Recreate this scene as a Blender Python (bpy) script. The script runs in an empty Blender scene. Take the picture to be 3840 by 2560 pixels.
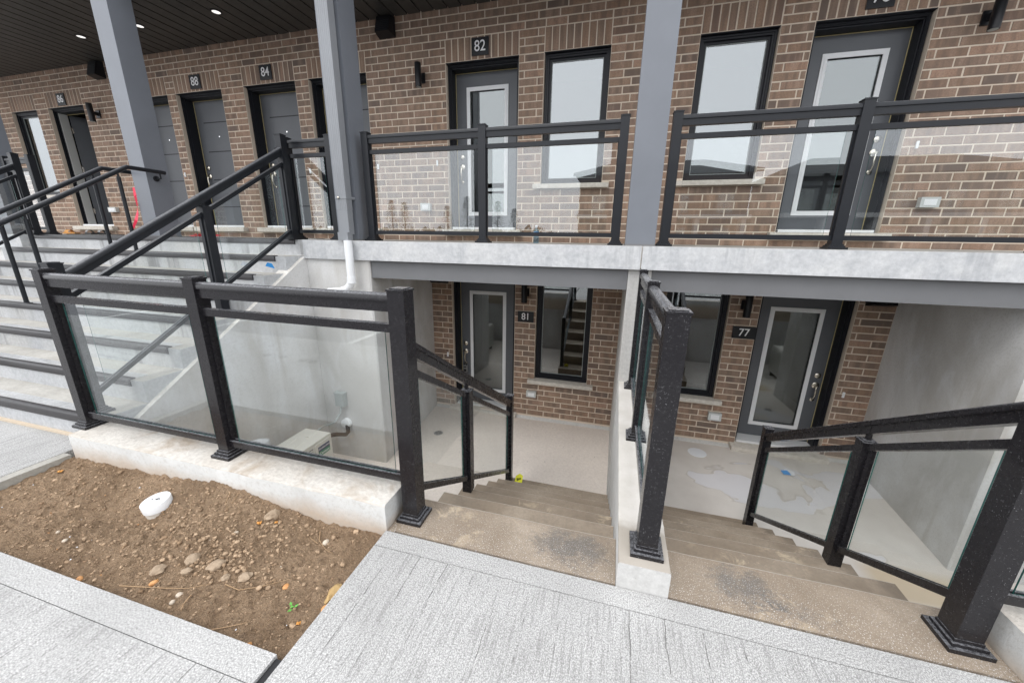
import bpy, bmesh, math, random
from mathutils import Vector, Matrix, noise

random.seed(7)
SC = bpy.context.scene
COL = SC.collection

# ------------------------------------------------------------------ camera
cam_d = bpy.data.cameras.new('camera')
cam = bpy.data.objects.new('camera', cam_d)
COL.objects.link(cam)
SC.camera = cam
CZ, PIT, YAW, ROLL = 1.4846, -.2708, -.2658, .0151
_F = Vector((math.sin(YAW)*math.cos(PIT), math.cos(YAW)*math.cos(PIT), math.sin(PIT)))
_R0 = Vector((math.cos(YAW), -math.sin(YAW), 0))
_U0 = _R0.cross(_F)
_R = _R0*math.cos(ROLL) + _U0*math.sin(ROLL)
_U = -_R0*math.sin(ROLL) + _U0*math.cos(ROLL)
cam.matrix_world = Matrix(((_R.x, _U.x, -_F.x, 0), (_R.y, _U.y, -_F.y, 0), (_R.z, _U.z, -_F.z, CZ), (0, 0, 0, 1)))
cam_d.sensor_fit = 'HORIZONTAL'
cam_d.sensor_width = 36
cam_d.lens = 1393.9/3840*36
cam_d.clip_start = .05
cam_d.clip_end = 800

# ------------------------------------------------------------------ world, sun, exposure
SUN_EL, SUN_AZ = math.radians(52), math.radians(205)
W = bpy.data.worlds.new('World')
SC.world = W
W.use_nodes = True
nt = W.node_tree
nt.nodes.clear()
sky = nt.nodes.new('ShaderNodeTexSky')
sky.sky_type = 'NISHITA'
sky.sun_disc = False
sky.sun_elevation = SUN_EL
sky.sun_rotation = SUN_AZ
sky.air_density = 1.0
sky.dust_density = 3.0
hs = nt.nodes.new('ShaderNodeHueSaturation')
hs.inputs['Saturation'].default_value = .25
mx = nt.nodes.new('ShaderNodeMix')
mx.data_type = 'RGBA'
mx.inputs['Factor'].default_value = .75
mx.inputs['B'].default_value = (15.5, 15.8, 16.4, 1)      # the flat cloud layer of an overcast day
bgn = nt.nodes.new('ShaderNodeBackground')
bgn.inputs['Strength'].default_value = .12
outn = nt.nodes.new('ShaderNodeOutputWorld')
nt.links.new(sky.outputs[0], hs.inputs['Color'])
nt.links.new(hs.outputs[0], mx.inputs['A'])
nt.links.new(mx.outputs['Result'], bgn.inputs['Color'])
nt.links.new(bgn.outputs[0], outn.inputs['Surface'])

sd = bpy.data.lights.new('sun', 'SUN')
sd.energy = .6
sd.angle = math.radians(25)
sd.color = (1, .97, .93)
so = bpy.data.objects.new('sun', sd)
COL.objects.link(so)
_sd = Vector((math.sin(SUN_AZ)*math.cos(SUN_EL), math.cos(SUN_AZ)*math.cos(SUN_EL), math.sin(SUN_EL)))
so.rotation_euler = _sd.to_track_quat('Z', 'Y').to_euler()
so.location = (0, -5, 12)

SC.view_settings.view_transform = 'Standard'
SC.view_settings.look = 'None'
SC.view_settings.exposure = 0.53
SC.view_settings.gamma = 1
SC.render.engine = 'CYCLES'
SC.cycles.max_bounces = 8
SC.cycles.diffuse_bounces = 4
SC.cycles.glossy_bounces = 5
SC.cycles.transparent_max_bounces = 24
SC.cycles.caustics_reflective = False
SC.cycles.caustics_refractive = False
SC.cycles.use_denoising = True

# ------------------------------------------------------------------ materials
class NT:
    def __init__(s, name):
        s.m = bpy.data.materials.new(name)
        s.m.use_nodes = True
        s.t = s.m.node_tree
        s.t.nodes.clear()
        s.out = s.n('ShaderNodeOutputMaterial')
        s.pos = s.n('ShaderNodeNewGeometry').outputs['Position']

    def n(s, typ, **kw):
        nd = s.t.nodes.new(typ)
        for k, v in kw.items():
            setattr(nd, k, v)
        return nd

    def l(s, a, b):
        s.t.links.new(a, b)

    def sep(s, vec=None):
        q = s.n('ShaderNodeSeparateXYZ')
        s.l(vec or s.pos, q.inputs[0])
        return q.outputs

    def scale(s, v, vec=None):
        q = s.n('ShaderNodeVectorMath', operation='MULTIPLY')
        s.l(vec or s.pos, q.inputs[0])
        q.inputs[1].default_value = v
        return q.outputs[0]

    def noise(s, sc, det=4, rough=.55, vec=None, dist=0):
        q = s.n('ShaderNodeTexNoise')
        q.inputs['Scale'].default_value = sc
        q.inputs['Detail'].default_value = det
        q.inputs['Roughness'].default_value = rough
        q.inputs['Distortion'].default_value = dist
        s.l(vec or s.pos, q.inputs['Vector'])
        return q.outputs['Fac']

    def voro(s, sc, vec=None, out='Distance', rnd=1):
        q = s.n('ShaderNodeTexVoronoi')
        q.inputs['Scale'].default_value = sc
        q.inputs['Randomness'].default_value = rnd
        s.l(vec or s.pos, q.inputs['Vector'])
        return q.outputs[out]

    def ramp(s, fac, stops):
        q = s.n('ShaderNodeValToRGB')
        cr = q.color_ramp
        while len(cr.elements) < len(stops):
            cr.elements.new(.5)
        for e, (p, c) in zip(cr.elements, stops):
            e.position = p
            e.color = (c, c, c, 1) if isinstance(c, (int, float)) else (*c, 1)
        s.l(fac, q.inputs[0])
        return q.outputs[0]

    def math(s, op, a, b=None, c=None, clamp=False):
        q = s.n('ShaderNodeMath', operation=op)
        q.use_clamp = clamp
        for i, v in enumerate((a, b, c)):
            if v is None:
                continue
            if isinstance(v, (int, float)):
                q.inputs[i].default_value = v
            else:
                s.l(v, q.inputs[i])
        return q.outputs[0]

    def mix(s, fac, a, b, mode='MIX'):
        q = s.n('ShaderNodeMix', data_type='RGBA', blend_type=mode)
        q.clamp_factor = True
        for k, v in (('Factor', fac), ('A', a), ('B', b)):
            if isinstance(v, (int, float)) and k == 'Factor':
                q.inputs['Factor'].default_value = v
            elif isinstance(v, tuple):
                q.inputs[k].default_value = (*v, 1)
            else:
                s.l(v, q.inputs[k])
        return q.outputs['Result']

    def fin(s, col, rough=.6, bump=None, bstr=.2, bdist=.01, metal=0, spec=.5, coat=0, emit=None):
        b = s.n('ShaderNodeBsdfPrincipled')
        for k, v in (('Base Color', col), ('Roughness', rough), ('Metallic', metal)):
            if isinstance(v, tuple):
                b.inputs[k].default_value = (*v, 1)
            elif isinstance(v, (int, float)):
                b.inputs[k].default_value = v
            else:
                s.l(v, b.inputs[k])
        b.inputs['Specular IOR Level'].default_value = spec
        b.inputs['Coat Weight'].default_value = coat
        if emit:
            b.inputs['Emission Color'].default_value = (*emit[0], 1)
            b.inputs['Emission Strength'].default_value = emit[1]
        if bump is not None:
            q = s.n('ShaderNodeBump')
            q.inputs['Strength'].default_value = bstr
            q.inputs['Distance'].default_value = bdist
            s.l(bump, q.inputs['Height'])
            s.l(q.outputs[0], b.inputs['Normal'])
        s.l(b.outputs[0], s.out.inputs['Surface'])
        return s.m

    def box(s, x0, x1, y0, y1, soft=.05):
        """1 inside a soft-edged world rectangle (for stains with a shape of their own)"""
        X, Y, Z = s.sep()
        r = None
        for v, a, b in ((X, x0, x1), (Y, y0, y1)):
            for lo, hi in ((a-soft, a+soft), (b+soft, b-soft)):
                q = s.n('ShaderNodeMapRange')
                q.inputs['From Min'].default_value = lo
                q.inputs['From Max'].default_value = hi
                s.l(v, q.inputs['Value'])
                r = q.outputs[0] if r is None else s.math('MULTIPLY', r, q.outputs[0])
        return r


def plain(name, col, rough=.5, metal=0, spec=.5, var=.0, emit=None):
    t = NT(name)
    c = col
    if var:
        c = t.mix(t.math('MULTIPLY', t.noise(14, 4), var), col, tuple(x*.55 for x in col))
    return t.fin(c, rough, metal=metal, spec=spec, emit=emit)


def concrete(name, c1, c2, c3=None, sc=2.2, rough=.8, bump=.15, streak=0, streakcol=(.2, .2, .19), fine=40, pits=True, dirt=None):
    t = NT(name)
    a = t.noise(sc, 6, .6)
    col = t.mix(t.ramp(a, [(.32, 0), (.68, 1)]), c1, c2)
    if c3:
        b = t.noise(sc*.45, 3, .5, dist=.6)
        col = t.mix(t.ramp(b, [(.48, 0), (.7, .8)]), col, c3)
    f = t.noise(fine, 4, .7)
    col = t.mix(.35, col, t.mix(t.ramp(f, [(.3, 0), (.7, 1)]), tuple(x*.72 for x in c1), tuple(min(.9, x*1.18) for x in c2)))
    if pits:
        v = t.voro(38)
        pm = t.ramp(v, [(.05, 1), (.11, 0)])
        pk = t.ramp(t.noise(5, 2), [(.5, 0), (.62, 1)])
        col = t.mix(t.math('MULTIPLY', t.math('MULTIPLY', pm, pk), .5), col, tuple(x*.4 for x in c1))
    if streak:
        s1 = t.noise(9, 4, .6, vec=t.scale((1, 1, .07)))
        s2 = t.noise(1.3, 3, .6)
        m = t.math('MULTIPLY', t.ramp(s1, [(.52, 0), (.66, 1)]), t.ramp(s2, [(.42, 0), (.6, 1)]))
        col = t.mix(t.math('MULTIPLY', m, streak), col, streakcol)
    if dirt:
        col = t.mix(t.math('MULTIPLY', t.ramp(t.noise(3.1, 5, .65, dist=.8), [(.5, 0), (.66, 1)]), dirt[0]), col, dirt[1])
    return t.fin(col, rough, bump=t.math('ADD', f, t.math('MULTIPLY', a, 2)), bstr=bump, bdist=.01)


M = {}
M['court'] = concrete('court_floor_concrete', (.68, .61, .55), (.78, .71, .645), (.63, .57, .52), sc=1.6, rough=.55, bump=.06)
t = NT('parged_concrete')
vs = t.scale((1, 1, .45))
a = t.noise(.9, 5, .55, vec=vs, dist=.7)
col = t.mix(t.ramp(a, [(.36, 0), (.62, 1)]), (.44, .425, .40), (.68, .68, .675))
c_ = t.noise(2.6, 5, .6, vec=vs, dist=.4)
col = t.mix(t.ramp(c_, [(.50, 0), (.70, .6)]), col, (.72, .735, .76))
st = t.math('MULTIPLY', t.ramp(t.noise(7, 4, .6, vec=t.scale((1, 1, .06))), [(.54, 0), (.68, 1)]), t.ramp(t.noise(1.1, 3), [(.45, 0), (.6, 1)]))
col = t.mix(t.math('MULTIPLY', st, .4), col, (.36, .33, .28))
X, Y, Z = t.sep()
ft = t.n('ShaderNodeMapRange'); ft.inputs['From Min'].default_value = -.95; ft.inputs['From Max'].default_value = -1.25
t.l(t.math('ADD', Z, t.math('MULTIPLY', t.noise(2, 4), .5)), ft.inputs['Value'])
col = t.mix(t.math('MULTIPLY', ft.outputs[0], .45), col, (.40, .37, .32))
f = t.noise(50, 4, .7)
col = t.mix(t.ramp(f, [(.33, .3), (.5, 0)]), col, (.36, .35, .33))
M['court_wall'] = t.fin(col, .8, bump=t.math('ADD', f, a), bstr=.2, bdist=.01)
M['wall_top'] = concrete('rough_wall_top', (.50, .47, .43), (.66, .63, .58), (.45, .40, .34), sc=5, bump=.45, dirt=(.75, (.36, .28, .20)))
M['slab'] = concrete('slab_edge_concrete', (.40, .41, .425), (.56, .565, .57), (.60, .60, .59), sc=7, bump=.2, streak=.6, streakcol=(.24, .25, .27), fine=25)
M['plat'] = concrete('platform_concrete', (.36, .34, .31), (.45, .43, .40), sc=2, bump=.06)
M['riser'] = concrete('precast_stair_concrete', (.36, .37, .385), (.51, .52, .53), (.43, .42, .395), sc=3, bump=.12, streak=.85, streakcol=(.20, .20, .20))
M['kerbface'] = concrete('slab_side', (.30, .29, .26), (.40, .38, .34), sc=6, bump=.3)

# court floor of the right unit with damp smooth patches
t = NT('damp_court_floor')
a = t.noise(1.5, 5, .6)
col = t.mix(t.ramp(a, [(.3, 0), (.7, 1)]), (.56, .52, .48), (.70, .665, .62))
pn = t.noise(1.15, 3, .45, vec=t.scale((1, 1.3, 1)), dist=.5)
zone = t.box(1.0, 3.0, 3.7, 4.9, .25)
pn = t.math('MULTIPLY', pn, t.math('ADD', .8, t.math('MULTIPLY', zone, .2)))
pm = t.ramp(pn, [(.53, 0), (.54, 1)])
edge = t.ramp(pn, [(.522, 0), (.531, 1), (.54, 0)])
col = t.mix(t.math('MULTIPLY', pm, .7), col, (.72, .72, .76))
col = t.mix(t.math('MULTIPLY', edge, .45), col, (.36, .32, .27))
tan = t.box(2.35, 3.1, 3.1, 3.48, .07)
col = t.mix(t.math('MULTIPLY', tan, .75), col, (.50, .40, .26))
M['court2'] = t.fin(col, t.math('SUBTRACT', .55, t.math('MULTIPLY', pm, .3)), bump=a, bstr=.05)


def brown_step(name, stains):
    t = NT(name)
    a = t.noise(3.5, 6, .65)
    col = t.mix(t.ramp(a, [(.3, 0), (.7, 1)]), (.225, .178, .132), (.39, .322, .25))
    f = t.noise(55, 4, .75)
    col = t.mix(t.ramp(f, [(.35, .5), (.6, 0)]), col, (.20, .165, .13))
    g = t.ramp(t.noise(9, 5, .7, dist=.5), [(.55, 0), (.63, 1)])
    g2 = t.ramp(t.noise(1.6, 2), [(.5, 0), (.62, 1)])
    col = t.mix(t.math('MULTIPLY', t.math('MULTIPLY', g, g2), .7), col, (.56, .46, .33))
    col = t.mix(t.ramp(t.noise(1.1, 4, .6, dist=.6), [(.42, .45), (.56, 0)]), col, (.20, .15, .104))
    for (x0, x1, y0, y1) in stains:
        b = t.box(x0, x1, y0, y1, .10)
        k = t.noise(13, 6, .78, dist=.8)
        fine_ = t.noise(34, 5, .85, vec=t.scale((1, 2.2, 1)), dist=1.2)
        mk = t.math('ADD', t.math('MULTIPLY', b, .40), t.math('MULTIPLY', k, .62))
        mk = t.math('ADD', mk, t.math('MULTIPLY', t.math('SUBTRACT', fine_, .5), .75))
        col = t.mix(t.math('MULTIPLY', t.ramp(mk, [(.52, 0), (.70, 1)]), t.math('MULTIPLY', t.ramp(b, [(0, 0), (.25, 1)]), .62)), col, (.085, .086, .088))
    X, Y, Z = t.sep()
    sp = t.ramp(t.noise(230, 2, .6, vec=t.scale((1, .7, 1))), [(.60, 0), (.66, 1)])
    near = t.math('SUBTRACT', 1, t.math('MULTIPLY', t.math('SUBTRACT', Y, 1.42), 2.6), clamp=True)
    col = t.mix(t.math('MULTIPLY', sp, t.math('MULTIPLY', near, .85)), col, (.72, .72, .71))
    return t.fin(col, .75, bump=f, bstr=.3, bdist=.006)


M['step'] = brown_step('brown_step_concrete', [(-.30, .10, 1.42, 1.67)])
M['stepedge'] = concrete('lit_step_edge', (.50, .44, .37), (.68, .61, .53), sc=14, bump=.2)  # pale strip colour stands in for light catching the step edges
M['step2'] = brown_step('brown_step_concrete_right', [(.50, .82, 1.42, 1.66), (.66, 1.02, 1.40, 1.52)])

M['tread'] = concrete('precast_tread', (.34, .325, .295), (.47, .455, .42), (.38, .36, .32), sc=2.5, bump=.12, dirt=(.4, (.26, .24, .21)))
# broom-finished walk with sleet specks
def walk_mat(name, groove):
    t = NT(name)
    a = t.noise(1.1, 5, .6)
    col = t.mix(t.ramp(a, [(.3, 0), (.7, 1)]), (.29, .287, .28), (.37, .367, .36))
    f = t.noise(110, 4, .75, vec=t.scale((1, .6, 1)))
    col = t.mix(t.ramp(f, [(.36, .7), (.50, 0)]), col, (.17, .165, .158))
    sp = t.noise(230, 2, .6, vec=t.scale((1, .7, 1)))
    sel = t.ramp(t.noise(2.2, 4, .6), [(.3, .55), (.6, 1)])
    col = t.mix(t.math('MULTIPLY', t.ramp(sp, [(.49, 0), (.56, .95)]), sel), col, (.57, .565, .555))
    h = t.math('ADD', f, sp)
    if groove:
        br = t.noise(90, 3, .7, vec=t.scale((1, .06, 1)))
        col = t.mix(t.ramp(br, [(.38, .38), (.50, 0)]), col, (.15, .145, .14))
        X, Y, Z = t.sep()
        wob = t.noise(2.2, 4, .7, vec=t.scale((1, .6, 1)))
        xx = t.math('ADD', t.math('MULTIPLY', X, 7.3), t.math('MULTIPLY', wob, .45))
        fr_ = t.math('ABSOLUTE', t.math('SUBTRACT', t.math('FRACT', t.math('ADD', xx, t.math('MULTIPLY', t.noise(40, 3, .7), .06))), .5))
        gr = t.ramp(fr_, [(.006, 1), (.016, 0)])
        brk = t.ramp(t.noise(7, 4, .75, vec=t.scale((1.5, .5, 1))), [(.47, 0), (.55, 1)])
        gm = t.math('MULTIPLY', gr, brk)
        col = t.mix(t.math('MULTIPLY', gm, .8), col, (.06, .055, .05))
        h = t.math('SUBTRACT', t.math('ADD', h, t.math('MULTIPLY', br, .7)), gm)
    pit = t.ramp(t.voro(21), [(.03, 1), (.06, 0)])
    col = t.mix(t.math('MULTIPLY', pit, .7), col, (.07, .065, .06))
    return t.fin(col, .7, bump=h, bstr=.35, bdist=.006)


M['walk'] = walk_mat('broomed_walk', True)
M['border'] = walk_mat('smooth_walk_border', False)

t = NT('asphalt')
a = t.noise(90, 3, .7)
M['asphalt'] = t.fin(t.mix(a, (.10, .10, .105), (.19, .19, .195)), .6, bump=a, bstr=.3)
M['line'] = plain('road_paint', (.75, .75, .73), .6, var=.3)

t = NT('loose_soil')
a = t.noise(3.2, 6, .65)
col = t.mix(t.ramp(a, [(.3, 0), (.7, 1)]), (.35, .235, .145), (.60, .42, .275))
f = t.noise(60, 5, .75)
col = t.mix(t.ramp(f, [(.33, .75), (.52, 0)]), col, (.19, .13, .085))
g = t.noise(150, 3, .7)
col = t.mix(t.ramp(g, [(.58, 0), (.66, .6)]), col, (.52, .41, .30))
M['soil'] = t.fin(col, .95, bump=t.math('ADD', f, g), bstr=1.0, bdist=.035, spec=.2)

t = NT('soil_clod')
a = t.noise(25, 5, .7)
gi = t.n('ShaderNodeNewGeometry').outputs['Random Per Island']
col = t.mix(gi, (.29, .195, .12), (.50, .365, .245))
col = t.mix(t.ramp(a, [(.4, .5), (.6, 0)]), col, (.10, .07, .045))
M['clod'] = t.fin(col, .95, bump=a, bstr=.5, bdist=.01, spec=.2)


def stone(name, c1, c2, rough=.8):
    t = NT(name)
    a = t.noise(22, 5, .65)
    return t.fin(t.mix(t.ramp(a, [(.3, 0), (.7, 1)]), c1, c2), rough, bump=a, bstr=.4, bdist=.01)


M['rock'] = stone('earthy_rock', (.25, .18, .12), (.44, .34, .24))
M['ochre'] = stone('ochre_stone', (.34, .22, .09), (.48, .33, .15))
M['orange'] = stone('orange_pebble', (.45, .20, .07), (.62, .33, .13), .6)
M['pale'] = stone('pale_pebble', (.42, .35, .27), (.60, .52, .42), .6)
M['sill'] = stone('limestone_sill', (.50, .46, .40), (.66, .62, .56))


def brick_mat(name, shade=1.0):
    t = NT(name)
    oi = t.n('ShaderNodeObjectInfo')
    geo = t.n('ShaderNodeNewGeometry')
    r = t.math('FRACT', t.math('ADD', oi.outputs['Random'], geo.outputs['Random Per Island']))
    r2 = t.math('FRACT', t.math('MULTIPLY', r, 7.31))
    k = tuple
    base = t.ramp(r, [(0, (.235, .148, .108)), (.08, (.145, .110, .095)), (.18, (.30, .19, .130)), (.50, (.355, .228, .155)),
                      (.78, (.275, .190, .142)), (1, (.44, .275, .19))])
    tone = t.mix(t.ramp(r2, [(0, 0), (1, .30)]), base, (.295, .228, .168))
    # kiln banding: upright darker and paler bands
    X, Y, Z = t.sep()
    cv = t.n('ShaderNodeCombineXYZ')
    t.l(t.math('ADD', t.math('MULTIPLY', X, 11), t.math('MULTIPLY', r, 40)), cv.inputs[0])
    t.l(t.math('MULTIPLY', Z, 1.2), cv.inputs[1])
    t.l(t.math('MULTIPLY', Y, 6), cv.inputs[2])
    bd = t.n('ShaderNodeTexNoise')
    bd.inputs['Scale'].default_value = 1.3
    bd.inputs['Detail'].default_value = 3
    t.l(cv.outputs[0], bd.inputs['Vector'])
    tone = t.mix(t.math('MULTIPLY', t.ramp(bd.outputs['Fac'], [(.38, 1), (.5, 0)]), .5), tone, (.155, .115, .095))
    tone = t.mix(t.math('MULTIPLY', t.ramp(bd.outputs['Fac'], [(.52, 0), (.66, 1)]), .45), tone, (.46, .32, .24))
    f = t.noise(70, 5, .7)
    tone = t.mix(t.ramp(f, [(.38, .4), (.58, 0)]), tone, (.17, .125, .10))
    ef = t.math('MULTIPLY', t.ramp(t.noise(18, 6, .8, dist=.5), [(.66, 0), (.72, 1)]), .6)
    tone = t.mix(ef, tone, (.48, .42, .35))
    tone = t.mix(t.ramp(t.noise(.8, 3, .6), [(.40, .22), (.58, 0)]), tone, (.16, .125, .105))
    return t.fin(tone, .82, bump=t.math('ADD', f, t.noise(20, 3)), bstr=.35, bdist=.006, spec=.3)


M['brick'] = brick_mat('brown_brick')
t = NT('mortar')
f = t.noise(90, 4, .7)
M['mortar'] = t.fin(t.mix(f, (.57, .48, .385), (.72, .62, .51)), .9, bump=f, bstr=.3, bdist=.004)


def paint(name, col, rough=.35, drops=0, spec=.5, wet=0):  # wet: strength of the pale sheen painted on upward faces
    t = NT(name)
    c = t.mix(t.ramp(t.noise(3, 4, .6), [(.4, 0), (.75, .18)]), col, tuple(x*1.5+.006 for x in col))
    r = t.math('ADD', rough, t.math('MULTIPLY', t.noise(30, 3), .10))
    if drops:
        v = t.voro(260, vec=t.scale((1, 1, .7)))
        sel = t.ramp(t.noise(110, 3, .7), [(.53, 0), (.62, 1)])
        sel = t.math('MULTIPLY', sel, t.ramp(t.noise(6, 3, .6), [(.35, .25), (.62, 1)]))
        X, Y, Z = t.sep()
        low = t.math('SUBTRACT', 1.5, t.math('MULTIPLY', t.math('ADD', t.math('ABSOLUTE', t.math('SUBTRACT', X, .5)), t.math('ABSOLUTE', t.math('SUBTRACT', Y, 1.5))), .62), clamp=True)
        dr = t.math('MULTIPLY', t.math('MULTIPLY', t.ramp(v, [(.16, 1), (.26, 0)]), sel), low)
        c = t.mix(t.math('MULTIPLY', dr, drops), c, (.70, .71, .73))
    if wet:
        gn = t.n('ShaderNodeNewGeometry')
        q = t.n('ShaderNodeSeparateXYZ')
        t.l(gn.outputs['Normal'], q.inputs[0])
        up = t.ramp(q.outputs[2], [(.55, 0), (.9, 1)])
        fl = t.ramp(t.noise(85, 4, .8), [(.40, .15), (.60, 1)])
        c = t.mix(t.math('MULTIPLY', t.math('MULTIPLY', up, fl), wet), c, (.36, .365, .385))  # sky sheen of wet tops put into the colour, stippled like drops
    return t.fin(c, r, coat=.12 if wet > .4 else .06, spec=spec)


M['rail'] = paint('black_powder_coat', (.012, .0135, .017), .34, spec=.28, wet=.35)
M['rail_wet'] = paint('wet_black_powder_coat', (.013, .012, .014), .22, drops=.6, spec=.30, wet=.5)
M['black'] = paint('black_metal', (.008, .008, .010), .3, spec=.3)
M['frame'] = paint('black_frame', (.011, .012, .016), .38, spec=.3)
M['door'] = paint('grey_door_paint', (.098, .104, .115), .42)
M['column'] = paint('grey_column_paint', (.150, .162, .184), .40)
M['beam'] = paint('grey_steel_beam', (.15, .152, .158), .42)
M['nosing'] = paint('dark_stair_nosing', (.022, .020, .022), .30, spec=.35)
M['white'] = plain('white_vinyl', (.78, .79, .80), .35)
M['gold'] = plain('gold_weatherstrip', (.62, .52, .26), .5)
M['nickel'] = plain('satin_nickel', (.62, .58, .50), .25, metal=1)
M['chrome'] = plain('chrome', (.8, .8, .8), .12, metal=1)
M['plate'] = plain('black_plate', (.008, .009, .012), .3)
M['digit'] = plain('white_numeral', (.85, .85, .86), .5)
M['lens'] = plain('lamp_lens', (.85, .85, .85), .4, emit=((1, .98, .95), .6))
M['vinylgrey'] = plain('grey_electrical', (.34, .37, .36), .5, var=.2)
M['clearplastic'] = plain('cloudy_plastic', (.55, .57, .56), .2)
M['acbody'] = plain('ac_cream_paint', (.64, .63, .58), .45, var=.12)
M['acdark'] = plain('ac_grille_dark', (.10, .10, .10), .6)
M['green'] = plain('sticker_green', (.03, .20, .12), .4)
M['navy'] = plain('sticker_navy', (.035, .05, .12), .4)
M['foam'] = plain('pipe_insulation', (.05, .04, .035), .8, var=.5)
M['yellow'] = plain('yellow_tape', (.80, .78, .02), .4)
M['red'] = plain('red_tape', (.80, .03, .08), .4)
M['blue'] = plain('blue_tape', (.03, .28, .68), .5)
M['paper'] = plain('litter_paper', (.75, .77, .80), .6)
M['leafgreen'] = plain('sprout_leaf', (.10, .35, .05), .6)
M['dryleaf'] = plain('dry_leaf', (.62, .28, .06), .7, var=.5)
M['twig'] = plain('dry_twig', (.38, .25, .14), .8, var=.3)
M['wood'] = plain('raw_plywood_strip', (.60, .50, .38), .7, var=.3)
M['metalgrey'] = plain('drain_metal', (.42, .42, .41), .4, metal=.5, var=.3)
M['interior'] = plain('interior_wall', (.16, .155, .14), .8)
M['intfloor'] = plain('interior_floor', (.10, .085, .06), .5)
M['rubber'] = plain('rubber', (.012, .012, .014), .6)
M['sandal'] = plain('orange_rubber', (.55, .25, .05), .6)
M['mat'] = plain('doormat', (.03, .028, .026), .9)
M['gutter'] = paint('grey_downspout', (.22, .23, .245), .4)
M['darkroof'] = plain('dark_shingles', (.05, .05, .052), .9, var=.5)
M['farbrick'] = plain('far_brown_brick', (.14, .085, .06), .9, var=.5)
M['farwhite'] = plain('far_white_trim', (.55, .55, .53), .7)
M['fargrey'] = plain('far_grey_panel', (.11, .115, .12), .7)
M['bark'] = plain('bark', (.10, .07, .05), .9, var=.5)

t = NT('soffit_vinyl')
f = t.noise(12, 4, .6)
M['soffit'] = t.fin(t.mix(t.ramp(f, [(.3, 0), (.7, 1)]), (.036, .034, .031), (.055, .052, .048)), .45, spec=.4)

t = NT('conifer_needles')
f = t.noise(6, 4, .7)
M['needles'] = t.fin(t.mix(t.ramp(f, [(.3, 0), (.7, 1)]), (.025, .045, .02), (.07, .10, .04)), .9)


def glass_mat(name, tint, refl, rough=0.0):
    t = NT(name)
    g_ = t.n('ShaderNodeNewGeometry')
    dt_ = t.n('ShaderNodeVectorMath', operation='DOT_PRODUCT')
    t.l(g_.outputs['Incoming'], dt_.inputs[0])
    t.l(g_.outputs['Normal'], dt_.inputs[1])
    cs = t.math('ABSOLUTE', dt_.outputs['Value'])
    fr = t.math('ADD', refl, t.math('MULTIPLY', t.math('POWER', t.math('SUBTRACT', 1, cs, clamp=True), 5), 1-refl), clamp=True)
    tr = t.n('ShaderNodeBsdfTransparent')
    tr.inputs['Color'].default_value = (*tint, 1)
    gl = t.n('ShaderNodeBsdfGlossy')
    gl.inputs['Roughness'].default_value = rough
    gl.inputs['Color'].default_value = (.94, .97, 1, 1)
    mixn = t.n('ShaderNodeMixShader')
    t.l(fr, mixn.inputs[0])
    t.l(tr.outputs[0], mixn.inputs[1])
    t.l(gl.outputs[0], mixn.inputs[2])
    t.l(mixn.outputs[0], t.out.inputs['Surface'])
    return t.m


M['glass'] = glass_mat('railing_glass', (.975, .99, .985), .072)
M['winglass'] = glass_mat('coated_window_glass', (.55, .58, .56), .21)
M['doorglass'] = glass_mat('door_glass', (.60, .64, .60), .15)
t = NT('glass_edge')
M['glassedge'] = t.fin((.03, .13, .115), .15)

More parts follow.
